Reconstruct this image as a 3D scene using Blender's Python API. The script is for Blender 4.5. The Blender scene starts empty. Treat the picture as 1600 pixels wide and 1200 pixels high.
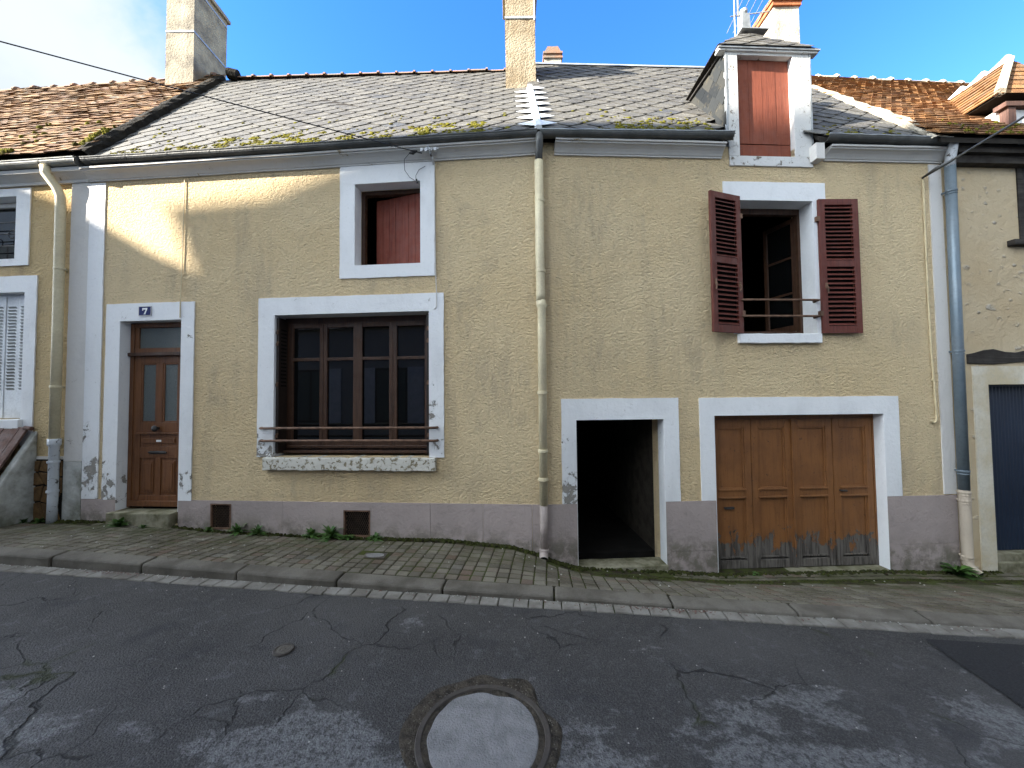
import bpy, bmesh, math, random
from mathutils import Vector, Matrix, noise
R = math.radians
rnd = random.Random(7)
scene = bpy.context.scene
COL = scene.collection

# ------------------------------------------------------------------ camera
CZ = 1.78
cam_d = bpy.data.cameras.new('camera'); cam = bpy.data.objects.new('camera', cam_d); COL.objects.link(cam)
cam_d.sensor_width = 36; cam_d.lens = 36*600/1600; cam_d.clip_start = .05; cam_d.clip_end = 2000
_p, _r = math.atan(21/600), -.01
_w = Vector((0, math.cos(_p), math.sin(_p))); _x = Vector((1, 0, 0)); _u = _x.cross(_w)
_rt = _x*math.cos(_r) + _u*math.sin(_r); _up = -_x*math.sin(_r) + _u*math.cos(_r)
cam.matrix_world = Matrix(((_rt.x, _up.x, -_w.x, 0), (_rt.y, _up.y, -_w.y, 0), (_rt.z, _up.z, -_w.z, CZ), (0, 0, 0, 1)))
scene.camera = cam

# ------------------------------------------------------------------ sky and sun
SUN_AZ, SUN_EL = R(71), R(28)       # azimuth: how far left of straight behind the camera the sun stands
world = bpy.data.worlds.new('World'); scene.world = world; world.use_nodes = True
wn = world.node_tree; wn.nodes.clear()
def wadd(t, **k):
    n = wn.nodes.new(t)
    for a, v in k.items(): setattr(n, a, v)
    return n
sky = wadd('ShaderNodeTexSky', sky_type='NISHITA', sun_disc=False, sun_elevation=SUN_EL, sun_rotation=R(180)+SUN_AZ,
           altitude=200, air_density=1.0, dust_density=.1, ozone_density=3.0)
hs = wadd('ShaderNodeHueSaturation'); hs.inputs['Saturation'].default_value = 1.3; hs.inputs['Hue'].default_value = .517
wn.links.new(sky.outputs[0], hs.inputs['Color'])
tc = wadd('ShaderNodeTexCoord')
nz = wadd('ShaderNodeTexNoise'); nz.inputs['Scale'].default_value = 3.2; nz.inputs['Detail'].default_value = 9; nz.inputs['Roughness'].default_value = .58
nz.inputs['Distortion'].default_value = .25
wn.links.new(tc.outputs['Generated'], nz.inputs['Vector'])
def blob(d, lo, hi):
    dp = wadd('ShaderNodeVectorMath', operation='DOT_PRODUCT'); wn.links.new(tc.outputs['Generated'], dp.inputs[0]); dp.inputs[1].default_value = Vector(d).normalized()
    mr = wadd('ShaderNodeMapRange', interpolation_type='SMOOTHSTEP'); wn.links.new(dp.outputs['Value'], mr.inputs[0]); mr.inputs[1].default_value = lo; mr.inputs[2].default_value = hi
    return mr.outputs[0]
acc = None
for d, lo, hi in [((-1.62, 1, .78), .885, .985), ((-.7, -1, .8), .5, .9), ((1.2, -.6, .5), .6, .9), ((.3, -.8, 1.6), .6, .9), ((-1.6, -.3, .5), .8, .95), ((2.6, .3, .7), .85, .97)]:  # first cloud is in view; the rest are unseen, added for white fill light
    b = blob(d, lo, hi)
    if acc is None: acc = b
    else:
        m = wadd('ShaderNodeMath', operation='MAXIMUM'); wn.links.new(acc, m.inputs[0]); wn.links.new(b, m.inputs[1]); acc = m.outputs[0]
ad = wadd('ShaderNodeMath', operation='MULTIPLY_ADD'); wn.links.new(acc, ad.inputs[0]); ad.inputs[1].default_value = .75; wn.links.new(nz.outputs['Fac'], ad.inputs[2])
cm = wadd('ShaderNodeMapRange', interpolation_type='SMOOTHSTEP'); wn.links.new(ad.outputs[0], cm.inputs[0]); cm.inputs[1].default_value = .74; cm.inputs[2].default_value = 1.12
cmix = wadd('ShaderNodeMix', data_type='RGBA'); wn.links.new(cm.outputs[0], cmix.inputs['Factor']); wn.links.new(hs.outputs[0], cmix.inputs['A']); nz2 = wadd('ShaderNodeTexNoise'); nz2.inputs['Scale'].default_value = 2.1; nz2.inputs['Detail'].default_value = 7; wn.links.new(tc.outputs['Generated'], nz2.inputs['Vector'])
cr2 = wadd('ShaderNodeMapRange', interpolation_type='SMOOTHSTEP'); wn.links.new(nz2.outputs['Fac'], cr2.inputs[0]); cr2.inputs[1].default_value = .38; cr2.inputs[2].default_value = .62
cc2 = wadd('ShaderNodeMix', data_type='RGBA'); wn.links.new(cr2.outputs[0], cc2.inputs['Factor']); cc2.inputs['A'].default_value = (.90, 1.08, 1.27, 1); cc2.inputs['B'].default_value = (1.42, 1.55, 1.68, 1)
# unseen clouds boosted towards the sun, added as fill for the shaded facade
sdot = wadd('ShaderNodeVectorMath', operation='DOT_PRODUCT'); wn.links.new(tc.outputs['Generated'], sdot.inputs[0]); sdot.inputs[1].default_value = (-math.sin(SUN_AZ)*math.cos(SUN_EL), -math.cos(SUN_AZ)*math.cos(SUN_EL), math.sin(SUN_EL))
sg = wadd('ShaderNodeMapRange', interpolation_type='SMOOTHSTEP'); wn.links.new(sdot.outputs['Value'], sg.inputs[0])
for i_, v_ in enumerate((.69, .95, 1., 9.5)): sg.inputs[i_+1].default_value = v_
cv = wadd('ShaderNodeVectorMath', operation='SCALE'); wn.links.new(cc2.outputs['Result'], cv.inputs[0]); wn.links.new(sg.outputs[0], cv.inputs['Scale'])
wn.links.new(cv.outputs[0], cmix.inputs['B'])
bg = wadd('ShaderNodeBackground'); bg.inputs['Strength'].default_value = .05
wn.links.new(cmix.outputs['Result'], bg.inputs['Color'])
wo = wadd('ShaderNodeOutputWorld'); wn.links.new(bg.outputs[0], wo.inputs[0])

sun_d = bpy.data.lights.new('sun', 'SUN'); sun = bpy.data.objects.new('sun', sun_d); COL.objects.link(sun)
sun_d.energy = 2.0; sun_d.angle = R(.45); sun_d.color = (1, .93, .82)
SUN_T = Vector((math.sin(SUN_AZ)*math.cos(SUN_EL), math.cos(SUN_AZ)*math.cos(SUN_EL), -math.sin(SUN_EL)))   # light travels this way
sun.rotation_euler = SUN_T.to_track_quat('-Z', 'Y').to_euler()
sun.location = (-12, -10, 20)
vs = scene.view_settings
vs.view_transform = 'Standard'; vs.look = 'None'; vs.gamma = 1; vs.use_curve_mapping = False; vs.exposure = 3.75

# ------------------------------------------------------------------ material helpers
class NT:
    def __init__(s, name, rough=.8, spec=.3):
        s.m = bpy.data.materials.new(name); s.m.use_nodes = True
        s.t = s.m.node_tree; s.b = s.t.nodes['Principled BSDF']; s.b.inputs['Roughness'].default_value = rough
        s.b.inputs['Specular IOR Level'].default_value = spec
        s._pos = None
    def put(s, sock, v):
        if isinstance(v, bpy.types.NodeSocket): s.t.links.new(v, sock)
        elif isinstance(v, (tuple, list)) and len(v) == 3 and sock.type == 'RGBA': sock.default_value = (*v, 1)
        else: sock.default_value = v
    @property
    def pos(s):
        if s._pos is None: s._pos = s.t.nodes.new('ShaderNodeNewGeometry')
        return s._pos.outputs['Position']
    def scl(s, x, y, z, v=None):
        n = s.t.nodes.new('ShaderNodeMapping'); s.put(n.inputs['Vector'], v or s.pos); n.inputs['Scale'].default_value = (x, y, z); return n.outputs[0]
    def noise(s, scale, detail=4, rough=.55, dist=0, v=None):
        n = s.t.nodes.new('ShaderNodeTexNoise'); s.put(n.inputs['Vector'], v or s.pos)
        n.inputs['Scale'].default_value = scale; n.inputs['Detail'].default_value = detail; n.inputs['Roughness'].default_value = rough; n.inputs['Distortion'].default_value = dist
        return n.outputs['Fac']
    def vor(s, scale, feature='F1', v=None, rand=1):
        n = s.t.nodes.new('ShaderNodeTexVoronoi'); n.feature = feature; s.put(n.inputs['Vector'], v or s.pos); n.inputs['Scale'].default_value = scale
        n.inputs['Randomness'].default_value = rand
        return n.outputs['Distance']
    def rng(s, f, a, b, c=0., d=1., smooth=True):
        n = s.t.nodes.new('ShaderNodeMapRange')
        if smooth: n.interpolation_type = 'SMOOTHSTEP'
        s.put(n.inputs[0], f)
        for i, x in enumerate((a, b, c, d)): s.put(n.inputs[i+1], x)
        return n.outputs[0]
    def math(s, op, a, b=0., c=0.):
        n = s.t.nodes.new('ShaderNodeMath'); n.operation = op; s.put(n.inputs[0], a); s.put(n.inputs[1], b); s.put(n.inputs[2], c); return n.outputs[0]
    def mix(s, f, a, b, mode='MIX'):
        n = s.t.nodes.new('ShaderNodeMix'); n.data_type = 'RGBA'; n.blend_type = mode
        s.put(n.inputs['Factor'], f); s.put(n.inputs['A'], a); s.put(n.inputs['B'], b); return n.outputs['Result']
    def ramp(s, f, stops):
        n = s.t.nodes.new('ShaderNodeValToRGB'); s.put(n.inputs[0], f); e = n.color_ramp.elements
        while len(e) < len(stops): e.new(.5)
        for x, (p, c) in zip(e, stops): x.position = p; x.color = (*c, 1)
        return n.outputs[0]
    def xyz(s):
        n = s.t.nodes.new('ShaderNodeSeparateXYZ'); s.put(n.inputs[0], s.pos); return n.outputs
    def rand(s):
        o = s.t.nodes.new('ShaderNodeObjectInfo').outputs['Random']
        if s._pos is None: s.pos
        return s.math('FRACT', s.math('ADD', o, s._pos.outputs['Random Per Island']))
    def dist(s, p):
        n = s.t.nodes.new('ShaderNodeVectorMath'); n.operation = 'DISTANCE'; s.put(n.inputs[0], s.pos); n.inputs[1].default_value = p; return n.outputs['Value']
    def col(s, v): s.put(s.b.inputs['Base Color'], v); return s
    def rough(s, v): s.put(s.b.inputs['Roughness'], v); return s
    def bump(s, h, dist=.01, strength=1.):
        n = s.t.nodes.new('ShaderNodeBump'); s.put(n.inputs['Height'], h); n.inputs['Distance'].default_value = dist; n.inputs['Strength'].default_value = strength
        s.put(s.b.inputs['Normal'], n.outputs[0]); return s

def stucco(name, base, warm, dirt_shade, grain=1., stains=()):
    t = NT(name, .92, .15)
    big = t.noise(.55, 5, .6); streak = t.noise(1.0, 5, .62, .3, t.scl(3.2, 3.2, .45)); g1 = t.noise(28*grain, 4, .64, .5, t.scl(1, 1, 1.5)); g2 = t.noise(55*grain, 2, .5)
    c = t.mix(t.rng(big, .35, .7), base, warm)
    c = t.mix(t.math('MULTIPLY', t.rng(streak, .5, .78), .6), c, dirt_shade)
    c = t.mix(t.math('MULTIPLY', t.rng(t.noise(2.1, 7, .65), .55, .75), .45), c, dirt_shade)
    c = t.mix(t.math('MULTIPLY', t.rng(g1, .5, .3), .3), c, dirt_shade)  # grain hollows: fine dirt plus crevice shade put into the colour
    for p, r in stains:
        c = t.mix(t.math('MULTIPLY', t.rng(t.dist(p), r, r*.1), t.rng(t.noise(5, 8, .7, .4, t.scl(1.6, 1.6, .4)), .40, .68, 0, .5)), c, dirt_shade)
    z = t.xyz()[2]
    foot = t.math('MULTIPLY', t.rng(z, 1.5, .5), t.rng(t.noise(3.5, 6, .65, 0, t.scl(1, 1, .6)), .42, .7))
    c = t.mix(t.math('MULTIPLY', foot, .4), c, dirt_shade)
    t.col(c); t.bump(t.math('ADD', g1, t.math('MULTIPLY', g2, .4)), .042, 1.); return t.m

def painted(name, base, under, spots=(), thr=.66, rough=.65, sc=7.5, grain=.006):
    """paint that has flaked off here and there down to what lies under it"""
    t = NT(name, rough, .3)
    n = t.noise(sc, 9, .66, .35); wgt = None
    for p, r in spots:
        d = t.rng(t.dist(p), r, r*.15)
        wgt = d if wgt is None else t.math('MAXIMUM', wgt, d)
    f = t.math('MULTIPLY_ADD', wgt, .19, n) if wgt is not None else n
    mask = t.rng(f, thr, thr+.02)
    crack = t.math('MULTIPLY', t.rng(t.vor(13, 'DISTANCE_TO_EDGE', t.scl(1, 1, .7)), .03, .008), t.rng(f, thr-.12, thr-.02))
    grime = t.rng(t.noise(2.3, 6, .6, .2, t.scl(1, 1, .5)), .45, .8, 0, .45)
    c = t.mix(grime, base, tuple(x*.62+.03 for x in base)); c = t.mix(t.rng(t.noise(30, 3), .58, .75, 0, .25), c, tuple(x*.7 for x in base))
    u = t.mix(t.noise(25, 5), under, tuple(x*.55 for x in under))
    c = t.mix(t.math('MULTIPLY', crack, .6), c, under)
    t.col(t.mix(mask, c, u)); t.rough(t.mix(mask, (rough,)*3, (.95,)*3))
    t.bump(t.math('MULTIPLY_ADD', mask, -.8, t.math('MULTIPLY', t.noise(16, 5, .6), .8)), grain*1.6, 1.); return t.m

def plain(name, base, var=.25, rough=.8, spec=.3, sc=6., bump=.003, bsc=40., metal=0., dark=None):
    t = NT(name, rough, spec)
    c = t.mix(t.rng(t.noise(sc, 6, .6, .2), .35, .7), base, dark or tuple(x*(1-var*1.6) for x in base))
    c = t.mix(t.rng(t.noise(bsc, 3, .6), .4, .75, 0, .35), c, tuple(x*.6 for x in base))
    t.col(c); t.b.inputs['Metallic'].default_value = metal
    t.bump(t.noise(bsc, 5, .6), bump, 1.); return t.m

def wood(name, base, dark, rough=.55, vert=True, spec=.35):
    t = NT(name, rough, spec)
    v = t.scl(40, 40, 2.2) if vert else t.scl(2.2, 2.2, 40)
    g = t.noise(1, 5, .6, .5, v)
    c = t.mix(t.rng(g, .4, .72), base, dark)
    c = t.mix(t.rng(t.noise(3, 6, .65), .48, .75, 0, .55), c, tuple(x*.6 for x in base))
    c = t.mix(t.rng(t.noise(45, 4, .7), .64, .7, 0, .8), c, tuple(min(1, x*1.5+.02) for x in base))
    t.col(c); t.rough(t.rng(t.noise(9, 4), .3, .7, rough-.12, rough+.2)); t.bump(g, .003, 1.); return t.m

# ------------------------------------------------------------------ materials
MAT = {}
MAT['stucco'] = stucco('stucco', (.72, .565, .345), (.68, .515, .295), (.41, .325, .22), stains=[((-.25, 4.62, 2.05), .75), ((.1, 4.6, 1.75), .55), ((-2.2, 4.8, .85), .6), ((1.0, 4.6, 4.0), .8), ((.75, 4.6, 3.1), .7), ((.9, 4.6, 2.3), .6), ((-.55, 4.65, 2.7), .4), ((4.9, 4.8, 2.6), .5), ((2.2, 4.7, 2.2), .6), ((-3.7, 4.9, 2.0), .6), ((-1.0, 4.7, 3.9), .6)])
MAT['stucco_left'] = stucco('stucco_left', (.60, .455, .25), (.56, .395, .19), (.30, .225, .13))
MAT['roughcast'] = None
def mk_roughcast():
    t = NT('roughcast', .95, .15)
    a = t.noise(4.5, 7, .62, .6); b = t.noise(17, 6, .65, .4); v = t.vor(6.5, 'SMOOTH_F1', t.scl(1, 1, 1.5))
    c = t.mix(t.rng(t.noise(.9, 4), .35, .7), (.50, .405, .27), (.45, .345, .21))
    stones = t.math('MULTIPLY', t.rng(v, .30, .10), t.rng(a, .46, .62))
    c = t.mix(t.math('MULTIPLY', stones, .8), c, (.42, .38, .32)); c = t.mix(t.math('MULTIPLY', t.rng(b, .58, .72), .35), c, (.30, .25, .18))
    t.col(c); t.bump(t.math('ADD', t.math('MULTIPLY', stones, .7), t.math('MULTIPLY_ADD', b, .5, a)), .022, 1.); return t.m
MAT['roughcast'] = mk_roughcast()
MAT['white'] = painted('white_paint', (.74, .74, .735), (.36, .33, .29), thr=.75)
MAT['white_old'] = painted('white_paint_old', (.74, .74, .735), (.33, .305, .27), spots=[((-5.45, 5.0, .75), .5), ((-5.3, 5.0, .6), .38), ((-5.72, 5.05, 1.40), .3), ((-5.5, 5.05, .95), .28), ((-4.15, 4.95, .72), .3), ((-3.15, 4.86, 1.15), .3), ((-3.2, 4.86, 1.35), .16), ((-.95, 4.7, 1.62), .2), ((-.9, 4.7, 1.2), .16), ((.66, 4.6, .75), .26), ((.68, 4.6, .55), .2), ((.6, 4.6, 1.3), .22)], thr=.69)
MAT['white_wood'] = painted('white_wood_paint', (.58, .57, .55), (.24, .21, .17), thr=.61, sc=12)
MAT['grey_white'] = painted('greyed_paint', (.60, .57, .53), (.33, .29, .24), spots=[((-6.05, 5.1, .6), .6)], thr=.70)
MAT['cornice'] = painted('cornice_paint', (.50, .485, .46), (.40, .33, .23), thr=.66, sc=5)
MAT['sill'] = painted('sill_stone', (.60, .57, .50), (.33, .28, .18), thr=.55, sc=20)
def mk_plinth():
    t = NT('plinth_paint', .85, .2)
    c = t.mix(t.rng(t.noise(1.6, 5, .6), .35, .7), (.375, .31, .285), (.31, .26, .24))
    c = t.mix(t.rng(t.noise(8, 7, .7), .55, .72, 0, .4), c, (.19, .16, .15))
    z = t.xyz(); ground = t.math('MULTIPLY_ADD', z[0], -.042, -.06)
    low = t.rng(t.math('SUBTRACT', z[2], ground), .34, .03)
    st = t.math('MULTIPLY', low, t.rng(t.noise(6, 7, .68), .38, .6))
    c = t.mix(t.math('MULTIPLY', st, .7), c, (.085, .08, .05))
    t.col(c); t.bump(t.noise(24, 6, .65, .3), .012, 1.); return t.m
MAT['plinth'] = mk_plinth()
def mk_slate():
    t = NT('slate', .75, .35); r = t.rand()
    c = t.ramp(r, [(0, (.058, .055, .05)), (.3, (.088, .083, .073)), (.6, (.05, .049, .047)), (.85, (.105, .099, .086)), (.97, (.072, .069, .063)), (1, (.04, .044, .052))])
    c = t.mix(t.rng(t.noise(4, 7, .65), .45, .7, 0, .55), c, (.125, .119, .102)); c = t.mix(t.rng(t.noise(15, 9, .78, .3), .56, .64), c, (.22, .21, .18))
    c = t.mix(t.rng(t.noise(10, 8, .72, .6), .57, .66, 0, .85), c, (.06, .048, .032))
    t.col(c); t.bump(t.noise(30, 6, .65), .012, 1.); return t.m
MAT['slate'] = mk_slate()
def mk_slate2():
    t = NT('cheek_slate', .9, .1); r = t.rand()
    c = t.ramp(r, [(0, (.013, .015, .017)), (.4, (.026, .028, .029)), (.7, (.018, .021, .023)), (1, (.045, .043, .037))])
    c = t.mix(t.rng(t.noise(7, 6, .65), .52, .72, 0, .7), c, (.07, .062, .045)); t.col(c); t.bump(t.noise(26, 5), .004, 1.); return t.m
MAT['slate2'] = mk_slate2()
def mk_tile(name, stops, lich):
    t = NT(name, .9, .15); r = t.rand()
    c = t.ramp(r, stops)
    c = t.mix(t.rng(t.noise(2.2, 5, .6), .4, .65, 0, .55), c, (.10, .066, .042)); c = t.mix(t.rng(t.noise(6.5, 8, .72, .5), .55, .62, 0, lich), c, (.18, .172, .142))
    c = t.mix(t.rng(t.noise(17, 6, .7, .4), .60, .68, 0, .8), c, (.05, .04, .032))
    c = t.mix(t.rng(t.noise(6, 6, .7, .3), .63, .70, 0, .7), c, (.26, .17, .045))
    t.col(c); t.bump(t.noise(32, 6, .65), .012, 1.); return t.m
MAT['tile_l'] = mk_tile('old_clay_tile', [(0, (.105, .056, .032)), (.3, (.18, .098, .046)), (.55, (.25, .15, .07)), (.8, (.14, .08, .045)), (1, (.28, .18, .09))], .9)
MAT['tile_r'] = mk_tile('orange_clay_tile', [(0, (.17, .077, .034)), (.3, (.24, .12, .046)), (.6, (.19, .088, .038)), (.85, (.275, .15, .065)), (1, (.13, .065, .034))], .35)
MAT['ridge_tile'] = plain('ridge_tile_clay', (.30, .17, .11), .3, .9, .2, 7, .006, 30, dark=(.20, .175, .145))
MAT['mortar'] = plain('lime_mortar', (.44, .385, .295), .25, .95, .1, 8, .02, 22)
MAT['mortar_dark'] = plain('verge_shade_mortar', (.028, .025, .02), .3, .95, .1, 8, .02, 22)  # near-black colour carries the shade under the tile edge
MAT['deck'] = plain('roof_deck', (.035, .031, .027), .2, .95, .1)
MAT['zinc'] = plain('zinc', (.42, .44, .45), .3, .45, .5, 4, .002, 30, metal=.35)
MAT['zinc_new'] = plain('new_zinc', (.74, .76, .77), .12, .4, .5, 5, .002, 30, metal=.1)
MAT['zinc_dark'] = plain('tarnished_zinc', (.105, .105, .10), .4, .5, .4, 3, .003, 25, metal=.15, dark=(.05, .052, .05))
MAT['zinc_left'] = plain('grey_zinc', (.36, .37, .35), .35, .5, .4, 3, .003, 25, metal=.15, dark=(.19, .18, .15))
MAT['pvc'] = plain('cream_pipe', (.63, .55, .36), .15, .5, .4, 3, .001, 40, dark=(.52, .44, .29))
MAT['pvc_pink'] = plain('pinkish_pipe', (.36, .30, .27), .25, .6, .3, 4, .002, 40)
MAT['pipe_blue'] = plain('blue_grey_zinc', (.165, .20, .225), .3, .4, .5, 2.2, .001, 30, metal=.3, dark=(.12, .16, .19))
MAT['cast_iron'] = painted('cast_iron_pipe', (.50, .52, .54), (.10, .08, .07), thr=.60, sc=16)
MAT['beige_iron'] = painted('beige_pipe_shoe', (.42, .35, .27), (.12, .08, .05), thr=.68)
MAT['chimney'] = plain('chimney_render', (.40, .355, .27), .3, .95, .1, 3.2, .012, 26, dark=(.20, .18, .15))
MAT['chimney_warm'] = plain('chimney_roughcast', (.35, .295, .21), .3, .95, .1, 3.5, .03, 32, dark=(.235, .18, .115))
MAT['chimney_pale'] = plain('chimney_lime', (.50, .46, .39), .3, .95, .1, 3.5, .012, 26, dark=(.33, .29, .23))
MAT['brick'] = plain('brick', (.42, .15, .065), .25, .9, .2, 8, .006, 40)
MAT['brown_wood'] = wood('brown_door_wood', (.155, .062, .022), (.085, .032, .012), .45)
MAT['dark_wood'] = wood('dark_window_wood', (.062, .028, .014), (.03, .014, .008), .5)
MAT['black_metal'] = plain('blackened_shutter_metal', (.022, .013, .009), .3, .5, .4, 8, .001, 40)
MAT['red_board'] = wood('red_brown_boards', (.20, .046, .026), (.13, .028, .017), .6)
MAT['red_board_dormer'] = wood('dormer_red_boards', (.195, .052, .027), (.14, .036, .019), .7)  # red-brown boards of the dormer
MAT['shutter_red'] = wood('wine_red_shutter', (.118, .029, .019), (.078, .019, .013), .5)
MAT['black_wood'] = wood('blackened_oak', (.022, .018, .015), (.05, .042, .035), .8, vert=False)
MAT['hatch_wood'] = wood('weathered_hatch_board', (.115, .062, .048), (.065, .037, .03), .8)
def mk_garage():
    t = NT('garage_paint', .55, .3)
    x = t.xyz()
    g = t.noise(1, 5, .62, .6, t.scl(34, 34, 2.6))
    c = t.mix(t.rng(t.noise(3, 5, .6), .4, .7), (.215, .090, .030), (.165, .068, .024))
    c = t.mix(t.rng(t.noise(26, 6, .75, .3), .615, .66), c, (.05, .028, .018)); c = t.mix(t.rng(g, .45, .75, 0, .5), c, (.085, .035, .013)); c = t.mix(t.rng(t.noise(2.2, 6, .65, 0, t.scl(2, 2, .5)), .5, .75, 0, .5), c, (.20, .095, .042))
    edge = t.math('MULTIPLY_ADD', t.noise(5.5, 8, .7, .4, t.scl(1.6, 1.6, .8)), 1.5, -.82)
    bare = t.rng(t.math('SUBTRACT', x[2], edge), .02, 0.)
    grey = t.mix(t.rng(g, .38, .66), (.135, .118, .10), (.05, .042, .036))
    t.col(t.mix(bare, c, grey)); t.rough(t.mix(bare, (.5,)*3, (.95,)*3)); t.bump(t.math('MULTIPLY_ADD', bare, -.6, t.math('MULTIPLY', g, .7)), .006, 1.); return t.m
MAT['garage'] = mk_garage()
MAT['rust'] = plain('rusty_iron', (.17, .095, .06), .35, .7, .3, 12, .002, 60)
MAT['black_iron'] = plain('black_iron', (.03, .027, .025), .3, .6, .4, 12, .002, 60)
MAT['rust_mesh'] = plain('rusty_mesh', (.075, .05, .035), .3, .8, .2, 12, .002, 60)
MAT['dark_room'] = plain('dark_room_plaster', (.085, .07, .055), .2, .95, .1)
MAT['void'] = plain('unlit_black', (.012, .011, .01), .2, .95, .05)  # black colour stands in for unlit depth behind openings and slats
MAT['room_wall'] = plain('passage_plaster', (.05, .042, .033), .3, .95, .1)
def mk_glass(name, rough, tint):
    t = NT(name, rough, .5); t.col(tint); return t.m
MAT['glass'] = mk_glass('window_glass', .015, (.004, .0045, .0045))
def mk_frost():
    t = NT('frosted_glass', .3, .5); t.col(t.mix(t.rng(t.noise(160, 2), .4, .6), (.11, .125, .115), (.05, .06, .056))); t.bump(t.vor(150, 'SMOOTH_F1'), .003, 1.); return t.m
MAT['frost'] = mk_frost()
MAT['enamel'] = plain('blue_enamel', (.012, .018, .10), .15, .2, .5, 8, .0005, 30)
MAT['enamel_white'] = plain('white_enamel', (.85, .85, .83), .05, .3, .5, 8, .0005, 30)
MAT['white_metal'] = plain('white_shutter_paint', (.76, .77, .77), .12, .45, .4, 5, .001, 40)
MAT['concrete'] = plain('concrete_step', (.25, .23, .165), .35, .95, .1, 6, .01, 30, dark=(.085, .08, .042))
MAT['stone_face'] = plain('brown_facing_stone', (.165, .095, .04), .4, .9, .2, 9, .02, 22, dark=(.085, .05, .026))
MAT['plaster_grey'] = plain('damp_plaster', (.50, .50, .47), .4, .95, .1, 2.6, .01, 24, dark=(.12, .12, .085))
def mk_blue():
    t = NT('blue_corrugated', .45, .4); t.col(t.mix(t.rng(t.noise(1.2, 4), .3, .7), (.006, .012, .026), (.010, .018, .036))); return t.m
MAT['blue_door'] = mk_blue()
MAT['blue_paint'] = plain('bright_blue_paint', (.03, .12, .42), .15, .5, .4)
MAT['cable'] = plain('black_cable', (.02, .02, .022), .1, .6, .3)
MAT['conduit'] = plain('beige_conduit', (.60, .49, .30), .12, .6, .3)
MAT['plaster_pale'] = plain('pale_plaster', (.62, .61, .56), .12, .9, .2, 3, .004, 24)
MAT['moss'] = None
MAT['cream_render'] = plain('cream_render', (.62, .575, .48), .2, .9, .15, 2.2, .004, 30, dark=(.50, .42, .28))
def mk_moss(name, a, b, c_):
    t = NT(name, 1., .05); r = t.rand()
    t.col(t.mix(t.rng(t.noise(40, 4), .6, .75, 0, .5), t.ramp(r, [(0, a), (.5, b), (1, c_)]), (.10, .05, .015))); t.bump(t.noise(120, 3), .01, 1.); return t.m
MAT['moss'] = mk_moss('yellow_moss', (.075, .072, .012), (.13, .118, .014), (.055, .046, .016))
MAT['moss_dark'] = mk_moss('damp_moss', (.022, .026, .01), (.045, .052, .014), (.028, .024, .016))
def mk_leaf():
    t = NT('weed_leaf', .6, .3); r = t.rand(); t.col(t.ramp(r, [(0, (.035, .075, .016)), (.5, (.06, .125, .022)), (1, (.04, .09, .022))]))
    t.b.inputs['Subsurface Weight'].default_value = 0; return t.m
MAT['leaf'] = mk_leaf()
def mk_paver():
    t = NT('paver', .9, .2); r = t.rand()
    c = t.ramp(r, [(0, (.105, .092, .068)), (.25, (.14, .125, .095)), (.5, (.085, .075, .058)), (.75, (.155, .14, .11)), (.9, (.11, .076, .056)), (1, (.12, .112, .092))])
    c = t.mix(t.rng(t.noise(1.5, 6, .65), .45, .7, 0, .75), c, (.058, .048, .032)); c = t.mix(t.rng(t.noise(45, 5, .7), .58, .72, 0, .6), c, (.235, .215, .18))
    x = t.xyz(); wl = t.math('SUBTRACT', 4.62, t.math('MULTIPLY', x[0], .07))
    near = t.math('MULTIPLY', t.rng(t.math('SUBTRACT', wl, x[1]), .75, .05), t.rng(t.noise(3.3, 6, .6), .38, .62))
    c = t.mix(t.math('MULTIPLY', near, .75), c, (.045, .048, .018))
    t.col(c); t.bump(t.noise(60, 6, .65), .006, 1.); return t.m
MAT['paver'] = mk_paver()
def mk_joint():
    t = NT('mossy_joint', 1., .05); t.col(t.mix(t.rng(t.noise(5, 5, .6), .4, .62), (.035, .029, .02), (.05, .058, .018))); t.bump(t.noise(60, 5), .01, 1.); return t.m
MAT['joint'] = mk_joint()
MAT['kerb'] = plain('kerb_concrete', (.135, .121, .10), .2, .9, .2, 3.5, .008, 70, dark=(.075, .066, .053))
MAT['gutter_stone'] = plain('gutter_stone', (.195, .183, .16), .2, .9, .2, 5, .006, 50, dark=(.11, .098, .082))
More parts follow.
